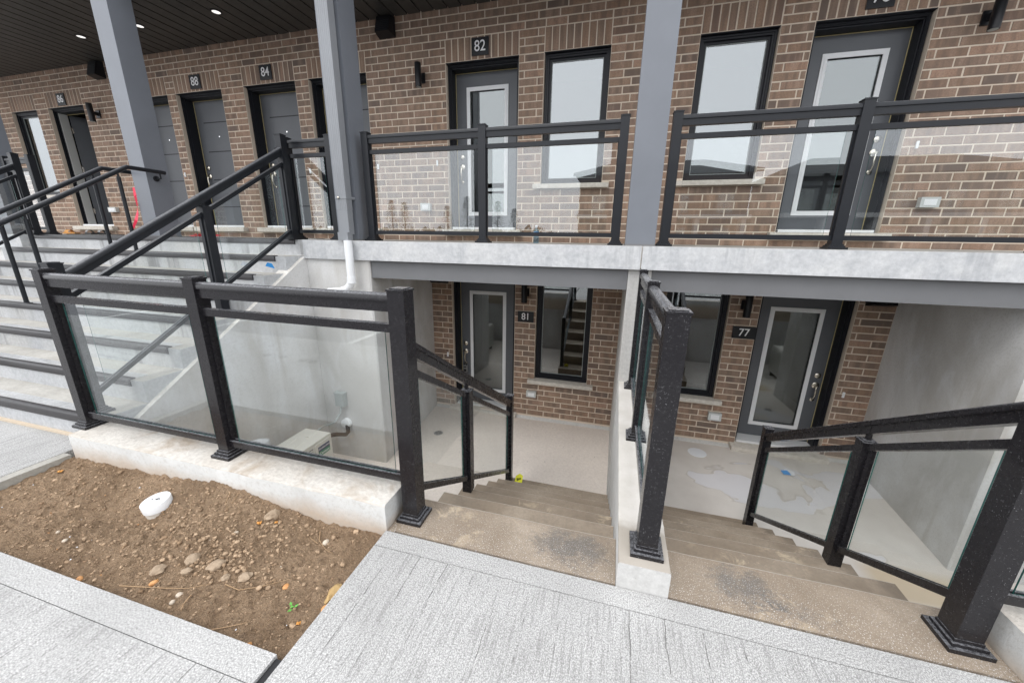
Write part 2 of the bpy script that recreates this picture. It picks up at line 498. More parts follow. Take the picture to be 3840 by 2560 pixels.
# ------------------------------------------------------------------ mesh helpers
class MB:
    def __init__(s):
        s.bm = bmesh.new()
        s.mats = []

    def mi(s, m):
        if m is None:
            return 0
        if m not in s.mats:
            s.mats.append(m)
        return s.mats.index(m)

    def face(s, pts, m=None):
        vs = [s.bm.verts.new(p) for p in pts]
        f = s.bm.faces.new(vs)
        f.material_index = s.mi(m)
        return f

    def box(s, x0, x1, y0, y1, z0, z1, m=None, mtx=None):
        P = [Vector((x, y, z)) for x in (x0, x1) for y in (y0, y1) for z in (z0, z1)]
        if mtx is not None:
            P = [mtx @ p for p in P]
        v = [s.bm.verts.new(p) for p in P]
        k = s.mi(m)
        for q in ((0, 1, 3, 2), (4, 6, 7, 5), (0, 4, 5, 1), (2, 3, 7, 6), (0, 2, 6, 4), (1, 5, 7, 3)):
            f = s.bm.faces.new([v[i] for i in q])
            f.material_index = k
        return s

    def sweep(s, prof, p0, p1, side, m=None, smooth=False):
        """profile of (side, up) points carried from p0 to p1, ends cut upright"""
        p0, p1, side = Vector(p0), Vector(p1), Vector(side)
        up = Vector((0, 0, 1))
        a = [s.bm.verts.new(p0+side*u+up*w) for u, w in prof]
        b = [s.bm.verts.new(p1+side*u+up*w) for u, w in prof]
        n = len(prof)
        k = s.mi(m)
        for i in range(n):
            f = s.bm.faces.new((a[i], a[(i+1) % n], b[(i+1) % n], b[i]))
            f.material_index = k
            f.smooth = smooth
        for q in (list(reversed(a)), b):
            f = s.bm.faces.new(q)
            f.material_index = k
        return s

    def tube(s, pts, r, n=12, m=None, cap=True, rads=None):
        pts = [Vector(p) for p in pts]
        rings = []
        prev = None
        for i, p in enumerate(pts):
            d = (pts[min(i+1, len(pts)-1)]-pts[max(i-1, 0)]).normalized()
            ref = prev if prev is not None else (Vector((0, 0, 1)) if abs(d.z) < .9 else Vector((1, 0, 0)))
            u = (ref-d*ref.dot(d)).normalized()
            prev = u
            w = d.cross(u)
            rr = rads[i] if rads else r
            rings.append([s.bm.verts.new(p+(u*math.cos(2*math.pi*k/n)+w*math.sin(2*math.pi*k/n))*rr) for k in range(n)])
        k_ = s.mi(m)
        for a, b in zip(rings, rings[1:]):
            for k in range(n):
                f = s.bm.faces.new((a[k], a[(k+1) % n], b[(k+1) % n], b[k]))
                f.smooth = True
                f.material_index = k_
        if cap:
            for q in (list(reversed(rings[0])), rings[-1]):
                f = s.bm.faces.new(q)
                f.material_index = k_
        return s

    def lathe(s, prof, c, n=24, m=None, axis='z', smooth=True):
        c = Vector(c)
        rings = []
        for r, h in prof:
            ring = []
            for k in range(n):
                a = 2*math.pi*k/n
                if axis == 'z':
                    q = Vector((r*math.cos(a), r*math.sin(a), h))
                elif axis == 'y':
                    q = Vector((r*math.cos(a), h, r*math.sin(a)))
                else:
                    q = Vector((h, r*math.cos(a), r*math.sin(a)))
                ring.append(s.bm.verts.new(c+q))
            rings.append(ring)
        k_ = s.mi(m)
        for a, b in zip(rings, rings[1:]):
            for k in range(n):
                f = s.bm.faces.new((a[k], a[(k+1) % n], b[(k+1) % n], b[k]))
                f.smooth = smooth
                f.material_index = k_
        for q in (list(reversed(rings[0])), rings[-1]):
            f = s.bm.faces.new(q)
            f.material_index = k_
        return s

    def bevel(s, w=.004, seg=1):
        es = [e for e in s.bm.edges if len(e.link_faces) == 2 and e.calc_face_angle(0) > .6]
        bmesh.ops.bevel(s.bm, geom=es, offset=w, segments=seg, affect='EDGES', profile=.6)
        return s

    def build(s, name, m=None, parent=None, origin=None, **props):
        if m is not None and not s.mats:
            s.mats = [m]
        bmesh.ops.recalc_face_normals(s.bm, faces=s.bm.faces)
        me = bpy.data.meshes.new(name)
        if origin is not None:
            bmesh.ops.translate(s.bm, vec=-Vector(origin), verts=s.bm.verts)
        s.bm.to_mesh(me)
        s.bm.free()
        if len(me.polygons) < 20000:
            me.set_sharp_from_angle(angle=.62)
        for q in s.mats:
            me.materials.append(M[q])
        o = bpy.data.objects.new(name, me)
        COL.objects.link(o)
        if origin is not None:
            o.location = origin
        if parent is not None:
            setparent(o, parent)
        tag(o, **props)
        return o


def setparent(o, p):
    """parent keeping world place; parents here are never rotated or scaled"""
    w = Vector((0, 0, 0))
    q = p
    while q is not None:
        w += q.location
        q = q.parent
    o.parent = p
    o.location = Vector(o.location)-w


def tag(o, label=None, cat=None, group=None, kind=None):
    if label:
        o['label'] = label
    if cat:
        o['category'] = cat
    if group:
        o['group'] = group
    if kind:
        o['kind'] = kind
    return o


def thing(name, loc, label, cat, group=None):
    o = bpy.data.objects.new(name, None)
    COL.objects.link(o)
    o.location = loc
    o.empty_display_size = .1
    return tag(o, label, cat, group)


def struct(name, mb, m, **kw):
    return mb.build(name, m, kind='structure', **kw)


def text(s, size, mat, parent, loc, rot, name='numeral', depth=.002, sx=1.0, bold=0.0):
    cu = bpy.data.curves.new('t', 'FONT')
    cu.body = s
    cu.size = size
    cu.align_x = 'CENTER'
    cu.align_y = 'CENTER'
    cu.extrude = depth
    cu.offset = bold
    to = bpy.data.objects.new('t', cu)
    COL.objects.link(to)
    dg = bpy.context.evaluated_depsgraph_get()
    me = bpy.data.meshes.new_from_object(to.evaluated_get(dg))
    bpy.data.objects.remove(to)
    for v in me.vertices:
        v.co.x *= sx
    me.materials.clear()
    me.materials.append(M[mat])
    me.transform(Matrix.Rotation(rot[2], 4, 'Z') @ Matrix.Rotation(rot[1], 4, 'Y') @ Matrix.Rotation(rot[0], 4, 'X'))
    o = bpy.data.objects.new(name, me)
    COL.objects.link(o)
    o.location = loc
    setparent(o, parent)
    return o


# ------------------------------------------------------------------ key planes (metres; z = 0 is the walk)
YW = 5.36          # brick face
YS = 3.566         # platform front edge
ZP = 1.433         # platform top
ZF = -1.309        # sunken court floor
H = .089           # brick course
RT, TT = .187, .31  # court stair riser and tread

# ------------------------------------------------------------------ ground setting
mb = MB(); mb.box(-90, 90, -90, -1.28, -.32, -.12); struct('road', mb, 'asphalt')
mb = MB(); mb.box(-60, 60, -1.28, -1.12, -.12, -.004).bevel(.02, 2); struct('kerb', mb, 'border')
mb = MB()
for x in (-12.3, -9.6, -6.9, -3.93, -1.3, 1.4, 4.1):
    mb.box(x, x+.1, -5.8, -1.5, -.12, -.116)
mb.build('parking_lines', 'line', kind='structure')

# walk: broomed slabs with tooled joints and a smooth border
def slab(mb, x0, x1, y0, y1, z0=-.12, z1=0, m=None):
    mb.box(x0, x1, y0, y1, z0, z1, m)

walk = bpy.data.objects.new('walkway', None)
COL.objects.link(walk)
tag(walk, kind='structure')

def walk_slab(x0, x1, y0, y1, m='walk', z1=0.0):
    b = MB()
    b.box(x0, x1, y0, y1, -.12, z1)
    b.bevel(.004)
    return b.build('walk_slab', m, walk)

xs = [-18, -14.4, -10.8, -7.2, -3.6]
for a, b in zip(xs, xs[1:]):
    walk_slab(a+.003, b-.003, -1.118, .66)
    walk_slab(a+.003, b-.003, .664, 1.556)
walk_slab(-3.597, -1.082, -1.118, .645)
walk_slab(-3.597, -1.082, .648, .748, 'border')
walk_slab(-1.046, 2.50, -1.118, 1.285)
walk_slab(-1.046, 2.50, 1.2885, 1.385, 'border')
walk_slab(2.506, 6.1, -1.118, 1.285)
walk_slab(2.506, 6.1, 1.2885, 1.385, 'border')
walk_slab(6.106, 9.7, -1.118, 1.385)
walk_slab(9.706, 14, -1.118, 1.385)
b = MB(); b.box(-1.080, -1.048, -1.118, .742, -.11, -.012); b.build('expansion_joint', 'rubber', walk)
b = MB(); b.box(-3.6, -3.53, .75, 1.38, -.12, -.002).bevel(.006); b.build('walk_edge', 'kerbface', walk)
# little covers in the walk behind the camera, seen in the railing glass
for x, y, w_ in ((-4.21, -.49, 'farthest left'), (-3.96, -.49, 'second from the left'), (-3.62, -.46, 'third from the left'), (-3.48, -.46, 'rightmost')):
    b = MB(); b.lathe([(.055, 0), (.055, .003), (.03, .004)], (x, y, 0), 20)
    b.build('utility_cover', 'acdark', label='small dark round cover in the walk behind the camera, '+w_+' of four', cat='utility cover', group='round covers in the walk')

# ------------------------------------------------------------------ soil bed
sx0, sx1, sy0, sy1 = -3.53, -1.046, .75, 1.384
def soil_z(x, y):
    n = noise.noise(Vector((x*1.7, y*2.2, .3)))*.035 + noise.noise(Vector((x*6, y*6, 1)))*.018
    n += noise.noise(Vector((x*22, y*22, 2)))*.017 + noise.noise(Vector((x*50, y*50, 4)))*.010 + noise.noise(Vector((x*120, y*120, 7)))*.003
    base = -.058
    back = max(0, min(1, (y-1.1)/.28))
    mound = math.exp(-((x+2.35)/.5)**2)*.075*back + math.exp(-((x+1.75)/.35)**2)*.03*back
    hollow = -.045*math.exp(-(((x+2.55)/.25)**2+((y-1.13)/.12)**2))
    edge = min((sx1-x)/.10, (y-sy0)/.06, 1)
    edge = max(0, edge)
    return base + (n+mound+hollow+.018)*(.25+.75*edge) + .012*(1-edge)
NX, NY = 420, 110
verts = [(sx0+(sx1-sx0)*i/NX, sy0+(sy1-sy0)*j/NY, 0) for j in range(NY+1) for i in range(NX+1)]
verts = [(x, y, soil_z(x, y)) for x, y, _ in verts]
faces = [(j*(NX+1)+i, j*(NX+1)+i+1, (j+1)*(NX+1)+i+1, (j+1)*(NX+1)+i) for j in range(NY) for i in range(NX)]
me = bpy.data.meshes.new('soil')
me.from_pydata(verts, [], faces)
me.materials.append(M['soil'])
for p in me.polygons:
    p.use_smooth = True
soil = bpy.data.objects.new('soil', me)
COL.objects.link(soil)
tag(soil, kind='structure')
b = MB(); b.box(-3.6, -1.05, .60, 1.5, -.5, -.20); struct('subsoil', b, 'soil')


def lump(mb, c, r, seed, sub=2, squash=.7, m=None, jag=.35):
    q = bmesh.ops.create_icosphere(mb.bm, subdivisions=sub, radius=1)
    sxr, syr = random.uniform(.75, 1.25), random.uniform(.7, 1.1)
    ang = random.uniform(0, 6.28)
    k = mb.mi(m)
    fs = set()
    for v in q['verts']:
        d = v.co.normalized()
        s = 1+noise.noise(d*1.7+Vector((seed, 0, 0)))*jag+noise.noise(d*4+Vector((0, seed, 0)))*jag*.35
        x, y, z = d.x*sxr*s*r, d.y*syr*s*r, d.z*squash*s*r
        v.co = Vector((c[0]+x*math.cos(ang)-y*math.sin(ang), c[1]+x*math.sin(ang)+y*math.cos(ang), c[2]+z))
        fs.update(v.link_faces)
    for f in fs:
        f.material_index = k
        f.smooth = sub > 1


mb = MB()
for i in range(8000):
    x = random.uniform(sx0+.02, sx1-.03)
    y = random.uniform(sy0+.02, sy1-.01)
    w = .28+.8*math.exp(-((x+2.0)/.42)**2-((y-1.08)/.20)**2)+.35*math.exp(-((x+2.9)/.5)**2)*(.5+.5*noise.noise(Vector((x*4, y*4, 9))))
    if random.random() > w:
        continue
    r = min(.015, .0018+random.expovariate(1/.0024))
    lump(mb, (x, y, soil_z(x, y)+r*.2), r, i*.37, 1, .75)
mb.build('soil_clods', 'clod', kind='stuff', label='small crumbs and clods of brown soil over the bed', cat='soil')


def rock(name, x, y, r, mat, label, cat='stone', squash=.7, sub=3, group=None, jag=.35, seed=None):
    b = MB()
    lump(b, (x, y, soil_z(x, y)+r*.25), r, seed or (x*13+y*7), sub, squash, jag=jag)
    return b.build(name, mat, origin=(x, y, soil_z(x, y)), label=label, cat=cat, group=group)


rock('rock', -1.713, 1.311, .036, 'rock', 'largest rounded earthy rock lying by the foot of the low wall')
rock('rock', -1.70, .993, .032, 'rock', 'round brown clod-like rock in the middle of the pebble cluster')
rock('rock', -1.525, .99, .024, 'rock', 'flat oval brown rock right of the pebble cluster')
rock('rock', -1.60, .955, .022, 'rock', 'squat brown rock just in front of the pebble cluster')
rock('rock', -1.845, .99, .034, 'rock', 'angular brown rock at the left end of the pebble cluster')
rock('rock', -1.93, .895, .026, 'rock', 'dull dark rock nearest the left front of the soil bed middle')
rock('rock', -1.80, .93, .020, 'rock', 'small grey brown rock below the pebble cluster')
rock('stone', -1.073, 1.035, .042, 'ochre', 'ochre jagged stone half buried at the edge of the walk', squash=.5, jag=.5)
rock('pebble', -1.333, 1.274, .017, 'pale', 'smooth tan egg shaped pebble below the low wall corner', 'pebble', squash=.8, jag=.1)
rock('pebble', -1.321, 1.013, .015, 'orange', 'shiny orange brown pebble in open soil left of the ochre stone', 'pebble', jag=.1)
rock('pebble', -1.062, .965, .018, 'orange', 'bright orange pebble touching the walk edge', 'pebble', jag=.1)
rock('pebble', -2.242, .777, .017, 'orange', 'orange pebble near the front kerb at the left', 'pebble', jag=.15)
rock('pebble', -1.896, .854, .016, 'orange', 'amber pebble beside the dull dark rock', 'pebble', jag=.15)
rock('pebble', -1.729, .847, .014, 'pale', 'pale cream pebble lying on the long twig', 'pebble', jag=.1)
rock('pebble', -1.709, .808, .013, 'pale', 'pale flat pebble in front of the forked twig', 'pebble', jag=.1)
rock('pebble', -1.24, .765, .014, 'orange', 'orange pebble by the front edge near the bed corner', 'pebble', jag=.1)
rock('pebble', -1.80, 1.17, .010, 'pale', 'tiny pale chip right of the white pipe cap', 'pebble', jag=.1)
rock('pebble', -2.72, .93, .012, 'pale', 'pale pebble in the left part of the bed', 'pebble', jag=.1)
rock('pebble', -2.60, .90, .011, 'pale', 'second pale pebble beside the one in the left part of the bed', 'pebble', jag=.1)
mb = MB()
for i in range(130):
    x = random.gauss(-1.72, .16); y = random.gauss(1.03, .05)
    if sx0+.05 < x < sx1-.05 and sy0+.04 < y < sy1-.05:
        r = random.uniform(.005, .012)
        lump(mb, (x, y, soil_z(x, y)+r*.4), r, i*.7+5, 2, .8, jag=.25)
for i in range(90):
    x = random.uniform(-2.2, -1.5); y = random.uniform(1.1, 1.33)
    r = random.uniform(.005, .012)
    lump(mb, (x, y, soil_z(x, y)+r*.4), r, i*.9+3, 1, .8, jag=.3)
mb.build('pebble_cluster', 'clod', kind='stuff', label='cluster of small brown pebbles in the middle of the bed', cat='pebbles')
mb = MB()
for i in range(34):
    x = random.uniform(sx0+.1, sx1-.05); y = random.uniform(sy0+.03, sy1-.05)
    lump(mb, (x, y, soil_z(x, y)+.002), random.uniform(.002, .005), i*.3, 1, .6, m=random.choice(['pale', 'orange', 'paper']))
mb.build('gravel_chips', 'pale', kind='stuff', label='scattered pale and orange gravel chips', cat='gravel')


def twig(pts, label, fork=None):
    b = MB()
    P = [(x, y, soil_z(x, y)+.006+random.uniform(0, .004)) for x, y in pts]
    b.tube(P, .0022, 6, rads=[.0026-.0016*i/(len(P)-1) for i in range(len(P))])
    if fork:
        b.tube([(x, y, soil_z(x, y)+.007) for x, y in fork], .0016, 6)
    b.build('twig', 'twig', label=label, cat='twig')


twig([(-2.02, .80), (-1.92, .82), (-1.82, .845), (-1.72, .875), (-1.64, .92)], 'long pale twig lying across the front of the bed')
twig([(-1.66, .85), (-1.645, .81), (-1.65, .785)], 'forked reddish twig beside the pale cream pebble', fork=[(-1.645, .81), (-1.63, .79)])
twig([(-1.56, .925), (-1.50, .935), (-1.42, .975), (-1.33, 1.05)], 'thin curved twig behind the orange brown pebble')
twig([(-1.44, .77), (-1.38, .80), (-1.33, .835)], 'dark twig in open soil left of the green sprout')
twig([(-1.41, 1.32), (-1.37, 1.27), (-1.30, 1.235), (-1.24, 1.215)], 'twig lying below the tan egg shaped pebble', fork=[(-1.43, 1.27), (-1.36, 1.25)])
twig([(-2.05, 1.35), (-2.03, 1.30), (-1.98, 1.27)], 'short straw twig leaning by the low wall', fork=[(-2.0, 1.36), (-1.99, 1.30)])


def leaf(x, y, s, mat, label, name='leaf', z=None, ang=0.5):
    b = MB()
    z = soil_z(x, y)+.008 if z is None else z
    P = []
    for k in range(9):
        a = k/9*2*math.pi
        rr = s*(1 if k % 2 else .62)
        P.append((x+rr*math.cos(a+ang), y+rr*.7*math.sin(a+ang), z+.004*math.sin(k*2.1)))
    c = (x, y, z+.006)
    for k in range(9):
        b.face((c, P[k], P[(k+1) % 9]))
    for k in range(9):
        q = [(p[0], p[1], p[2]-.0012) for p in (c, P[(k+1) % 9], P[k])]
        b.face(q)
    b.build(name, mat, label=label, cat='leaf')


leaf(-1.753, 1.262, .020, 'dryleaf', 'crumpled orange dry leaf left of the largest rock')
leaf(-1.66, 1.285, .012, 'dryleaf', 'small orange dry leaf right of the largest rock')
leaf(-3.40, 1.26, .022, 'dryleaf', 'brown dry leaf at the back left corner of the bed')
leaf(-1.13, .89, .013, 'dryleaf', 'yellow orange leaf scrap in front of the ochre stone')
b = MB()
for dx, dy, a in ((0, 0, .3), (.016, .008, 1.2), (-.014, .01, 2.5), (.006, -.014, 4.2)):
    x, y = -1.207+dx, .933+dy
    z = soil_z(x, y)+.012
    pts = [(x-.009*math.cos(a), y-.009*math.sin(a), z), (x+.006*math.sin(a), y-.006*math.cos(a), z+.002),
           (x+.011*math.cos(a), y+.011*math.sin(a), z+.003), (x-.006*math.sin(a), y+.006*math.cos(a), z+.002)]
    b.face(pts)
    b.tube([(-1.207, .933, soil_z(-1.207, .933)), (x, y, z)], .0012, 5)
b.build('sprout', 'leafgreen', label='tiny green four leaved sprout in the soil near the walk edge', cat='plant')

# white cleanout cap
cx, cy = -2.415, 1.20
cz = soil_z(cx, cy)
t_ = thing('cleanout_cap', (cx, cy, cz), 'white round plastic pipe cap sticking out of the soil', 'cleanout cap')
rot = Matrix.Translation((cx, cy, cz+.040)) @ Matrix.Rotation(math.radians(6), 4, 'X') @ Matrix.Rotation(math.radians(-4), 4, 'Y')
b = MB(); b.lathe([(.069, -.022), (.069, -.021), (.069, .024), (.067, .027), (.0, .028)], (0, 0, 0), 36)
bmesh.ops.transform(b.bm, matrix=rot, verts=b.bm.verts); b.build('cap', 'white', t_)
b = MB(); b.lathe([(.064, -.10), (.064, -.02)], (0, 0, 0), 30)
bmesh.ops.transform(b.bm, matrix=rot, verts=b.bm.verts); b.build('pipe', 'sill', t_)
b = MB()
for k in range(7):
    a, bb = random.uniform(-.03, .02), random.uniform(-.02, .016)
    b.box(a, a+random.uniform(.006, .018), bb, bb+random.uniform(.003, .007), .0285, .0292)
bmesh.ops.transform(b.bm, matrix=rot, verts=b.bm.verts); b.build('embossed_mark', 'acdark', t_)

# ------------------------------------------------------------------ concrete retaining walls
def irregular(mb, amp=.004, sc=7):
    for v in mb.bm.verts:
        n = noise.noise_vector(v.co*sc)
        v.co += n*amp


def wall(name, boxes, mat, label, cat='wall', topmat=None, bev=.008):
    b = MB()
    for q in boxes:
        b.box(*q, mat)
    b.bevel(bev, 2)
    if topmat:
        b.bm.normal_update()
        k = b.mi(topmat)
        for f in b.bm.faces:
            if f.normal.z > .8:
                f.material_index = k
    return b.build(name, mat, label=label, cat=cat)


def long_wall(name, x0, x1, y0, y1, z0, z1, mat, topmat, label):
    """low wall with a hand-floated, chipped top edge"""
    b = MB()
    n = max(8, int(max(x1-x0, y1-y0)/.03))
    alongx = (x1-x0) > (y1-y0)
    prof = []
    w0, w1 = (y0, y1) if alongx else (x0, x1)
    a0, a1 = (x0, x1) if alongx else (y0, y1)
    rings = []
    for i in range(n+1):
        a = a0+(a1-a0)*i/n
        c = abs(noise.noise(Vector((a*5, 3, z1))))*.016+.006
        c2 = abs(noise.noise(Vector((a*6, 9, z1))))*.010+.006
        dz = noise.noise(Vector((a*2, 0, 5)))*.003
        pts = [(w0, z0), (w0, z1-c), (w0+c*.4, z1-c*.25), (w0+c*1.1, z1+dz), (w1-c2*1.1, z1+dz), (w1-c2*.3, z1-c2*.3), (w1, z1-c2), (w1, z0)]
        rings.append([b.bm.verts.new((a, p, z) if alongx else (p, a, z)) for p, z in pts])
    km, kt = b.mi(mat), b.mi(topmat)
    for r0, r1 in zip(rings, rings[1:]):
        for k in range(8):
            f = b.bm.faces.new((r0[k], r0[(k+1) % 8], r1[(k+1) % 8], r1[k]))
            f.material_index = kt if 1 <= k <= 5 else km
    for q in (list(reversed(rings[0])), rings[-1]):
        f = b.bm.faces.new(q); f.material_index = km
    return b.build(name, mat, label=label, cat='wall')


t = NT('low_wall_face')
X, Y, Z = t.sep()
a = t.noise(4, 5, .6)
col = t.mix(t.ramp(a, [(.3, 0), (.7, 1)]), (.50, .50, .485), (.62, .62, .605))
zz = t.math('ADD', Z, t.math('MULTIPLY', t.math('SUBTRACT', t.noise(3.5, 4, .6), .5), .16))
sm = t.n('ShaderNodeMapRange'); sm.inputs['From Min'].default_value = .085; sm.inputs['From Max'].default_value = -.01
t.l(zz, sm.inputs['Value'])
f = t.noise(45, 5, .75)
col = t.mix(t.math('MULTIPLY', sm.outputs[0], .75), col, (.40, .30, .21))       # soil splashed on the foot of the wall
col = t.mix(t.ramp(f, [(.36, .35), (.5, 0)]), col, (.36, .33, .29))
M['lowwall'] = t.fin(col, .85, bump=t.math('ADD', f, a), bstr=.45, bdist=.008)

long_wall('low_wall', -3.50, -1.042, 1.385, 1.60, -.25, .154, 'lowwall', 'wall_top', 'low cream concrete wall with stained top between the soil bed and the left court')
wall('retaining_wall', [(-3.50, -1.042, 1.40, 1.585, ZF-.1, -.252)], 'court_wall', 'front retaining wall of the left sunken court below the low wall')
long_wall('low_wall', 1.512, 3.98, 1.385, 1.60, -.25, .154, 'lowwall', 'wall_top', 'pale low concrete wall right of the right stairs, at the bottom right corner')
wall('retaining_wall', [(1.512, 3.98, 1.40, 1.585, ZF-.1, -.252)], 'court_wall', 'front retaining wall of the right sunken court')
# divider between the courts
t = NT('divider_cap')
a = t.noise(6, 5, .6)
X, Y, Z = t.sep()
col = t.mix(t.ramp(a, [(.3, 0), (.7, 1)]), (.56, .53, .48), (.70, .67, .63))
nearm = t.n('ShaderNodeMapRange'); nearm.inputs['From Min'].default_value = 1.66; nearm.inputs['From Max'].default_value = 1.60
t.l(t.math('ADD', Y, t.math('MULTIPLY', t.math('SUBTRACT', a, .5), .12)), nearm.inputs['Value'])
col = t.mix(t.math('MULTIPLY', nearm.outputs[0], .8), col, (.34, .30, .25))
v = t.voro(60); col = t.mix(t.math('MULTIPLY', t.ramp(v, [(.06, 1), (.12, 0)]), .6), col, (.3, .22, .15))
M['divcap'] = t.fin(col, .85, bump=a, bstr=.3)
M['divface'] = concrete('divider_face', (.46, .455, .44), (.59, .585, .57), (.54, .52, .49), sc=3, bump=.2, streak=.4, streakcol=(.38, .37, .35))
long_wall('divider_wall', .118, .335, 1.388, 3.62, ZF-.05, .131, 'divface', 'divcap', 'concrete divider wall with pale top between the two sunken courts')
wall('partition_wall', [(.112, .315, 3.622, YW+.02, ZF-.05, 1.226)], 'divface', 'full height concrete partition between the two recessed entrances, under the platform')
M['sidetop'] = concrete('chipped_ledge', (.52, .50, .46), (.70, .67, .62), sc=8, bump=.4)
# left court: side wall under the stair, back wall, recess side wall
b = MB()
P = [(1.40, ZF-.05), (3.80, ZF-.05), (3.80, 1.30), (3.566, 1.235), (1.40, -.11)]
b.mi('court_wall')
for x, s in ((-3.452, 1), (-3.62, -1)):
    b.face([(x, y, z) for y, z in (P if s > 0 else list(reversed(P)))], 'court_wall')
for i in range(len(P)):
    p, q = P[i], P[(i+1) % len(P)]
    b.face([(-3.452, p[0], p[1]), (-3.62, p[0], p[1]), (-3.62, q[0], q[1]), (-3.452, q[0], q[1])], 'sidetop' if i == 3 else 'court_wall')
b.build('side_wall', 'court_wall', label='grey concrete side wall of the left court with a sloped top under the wide stair', cat='wall')
b = MB()
def prismz(b, poly, z0, z1, m=None):
    n = len(poly)
    k = b.mi(m)
    lo = [b.bm.verts.new((x, y, z0)) for x, y in poly]
    hi = [b.bm.verts.new((x, y, z1)) for x, y in poly]
    for i in range(n):
        b.bm.faces.new((lo[i], lo[(i+1) % n], hi[(i+1) % n], hi[i])).material_index = k
    b.bm.faces.new(list(reversed(lo))).material_index = k
    b.bm.faces.new(hi).material_index = k
prismz(b, [(-3.450, 3.60), (-2.635, 3.60), (-2.62, 3.615), (-2.79, YW+.03), (-3.0, YW+.03), (-3.0, 3.82), (-3.450, 3.82)], ZF-.05, 1.226, 'court_wall')
b.build('back_wall', 'court_wall', label='pale concrete wall left of the entrance recess of number 81', cat='wall')
b = MB()
prismz(b, [(3.95, 3.60), (3.095, 3.60), (3.08, 3.615), (3.22, YW+.03), (3.45, YW+.03), (3.45, 3.82), (3.95, 3.82)], ZF-.05, 1.226, 'court_wall')
b.build('back_wall', 'court_wall', label='mottled grey concrete wall right of door 77', cat='wall')
wall('side_wall', [(3.952, 4.1, 1.60, 3.82, ZF-.05, 1.226)], 'court_wall', 'outer right side wall of the right sunken court')

# court floors
b = MB(); b.box(-3.7, .116, 1.5, YW+.1, ZF-.15, ZF); struct('court_floor', b, 'court')
b = MB(); b.box(.337, 4.1, 1.5, YW+.1, ZF-.15, ZF); struct('court_floor', b, 'court2')
M['curb'] = concrete('wall_foot_concrete', (.50, .49, .47), (.60, .59, .57), sc=5, bump=.2)
for x0, x1 in ((-1.40, .111), (.316, 1.80), (-2.77, -2.42), (2.86, 3.2)):
    b = MB()
    b.sweep([(0, ZF-.01), (0, ZF+.045), (.03, ZF+.035), (.10, ZF+.006), (.11, ZF-.01)], (x0, YW+.05, 0), (x1, YW+.05, 0), (0, -1, 0))
    b.build('floor_cove', 'curb', kind='structure')


def drain(x, y, r, label):
    d = thing('floor_drain', (x, y, ZF), label, 'drain')
    b = MB(); b.lathe([(r, 0), (r, .004), (r*.93, .006)], (x, y, ZF), 28); b.build('rim', 'metalgrey', d)
    b = MB()
    for k in range(10):
        a = k*math.pi/5
        mt = Matrix.Translation((x, y, ZF)) @ Matrix.Rotation(a, 4, 'Z')
        b.box(r*.28, r*.82, -r*.06, r*.06, .0062, .0075, None, mt)
    b.build('slots', 'acdark', d)
drain(-2.33, 4.483, .066, 'round slotted metal drain in the left court floor before door 81')
drain(2.742, 4.385, .062, 'round slotted metal drain in the right court floor')
b = MB(); b.lathe([(.118, 0), (.118, .003), (.10, .005)], (1.285, 5.03, ZF), 32)
for k in range(2):
    b.box(1.24+k*.07, 1.246+k*.07, 4.93, 4.96, ZF+.0055, ZF+.006)
b.build('access_cover', 'paper', label='pale oval looking patch cover on the right court floor below the window', cat='cover')
b = MB(); b.face([(2.23, 4.79, ZF+.01), (2.30, 4.76, ZF+.03), (2.36, 4.80, ZF+.012), (2.37, 4.87, ZF+.02), (2.27, 4.89, ZF+.035)], 'paper')
b.face([(2.23, 4.79, ZF+.011), (2.30, 4.763, ZF+.031), (2.28, 4.84, ZF+.045), (2.22, 4.86, ZF+.02)], 'blue')
b.face([(2.30, 4.76, ZF+.03), (2.36, 4.80, ZF+.012), (2.31, 4.84, ZF+.05)], 'paper')
b.build('litter', 'paper', label='crumpled blue and white wrapper on the right court floor', cat='litter')
b = MB()
for k in range(26):
    x = random.uniform(-2.6, 0); y = random.uniform(3.9, 5.2)
    s = random.uniform(.004, .012)
    b.box(x, x+s, y, y+s*.6, ZF, ZF+.002)
b.build('floor_debris', 'acdark', kind='stuff', label='tiny dark crumbs on the court floor', cat='debris')
b = MB()
for k in range(14):
    x = random.uniform(-3.3, -2.7); y = random.uniform(3.1, 3.55)
    s = random.uniform(.008, .02)
    b.box(x, x+s, y, y+s*.4, ZF, ZF+.003)
b.build('paint_chips', 'paper', kind='stuff', label='pale chips on the floor beside the air conditioner', cat='debris')

# ------------------------------------------------------------------ court stairs
def court_stair(x0, x1, wall_x, mat, label, open_right):
    s = thing('court_stair', ((x0+x1)/2, 1.55, 0), label, 'stair')
    b = MB()
    y_n0 = 1.682
    for i in range(7):
        ya = 1.396 if i == 0 else y_n0+TT*(i-1)-.001
        yb = y_n0+TT*i
        z = -RT*i
        b = MB()
        zb = ZF-.02
        n = 14
        lo, hi = [], []
        # step block with slightly wavy nosing
        rows = [(ya, zb), (yb-.015, zb), (yb-.015, z-.03), (yb, z-.015), (yb-.021, z), (ya, z)]
        rings = []
        b.mi(mat)
        for k in range(n+1):
            x = x0+(x1-x0)*k/n
            w = noise.noise(Vector((x*3, i*3.1, 0)))*.004
            rings.append([b.bm.verts.new((x, yy+(w if 2 <= q <= 4 else 0), zz)) for q, (yy, zz) in enumerate(rows)])
        for r0, r1 in zip(rings, rings[1:]):
            for k in range(6):
                f = b.bm.faces.new((r0[k], r0[(k+1) % 6], r1[(k+1) % 6], r1[k]))
                f.material_index = b.mi('stepedge' if k == 3 else mat)
        b.bm.faces.new(list(reversed(rings[0])))
        b.bm.faces.new(rings[-1])
        b.build('step', mat, s)
    return s


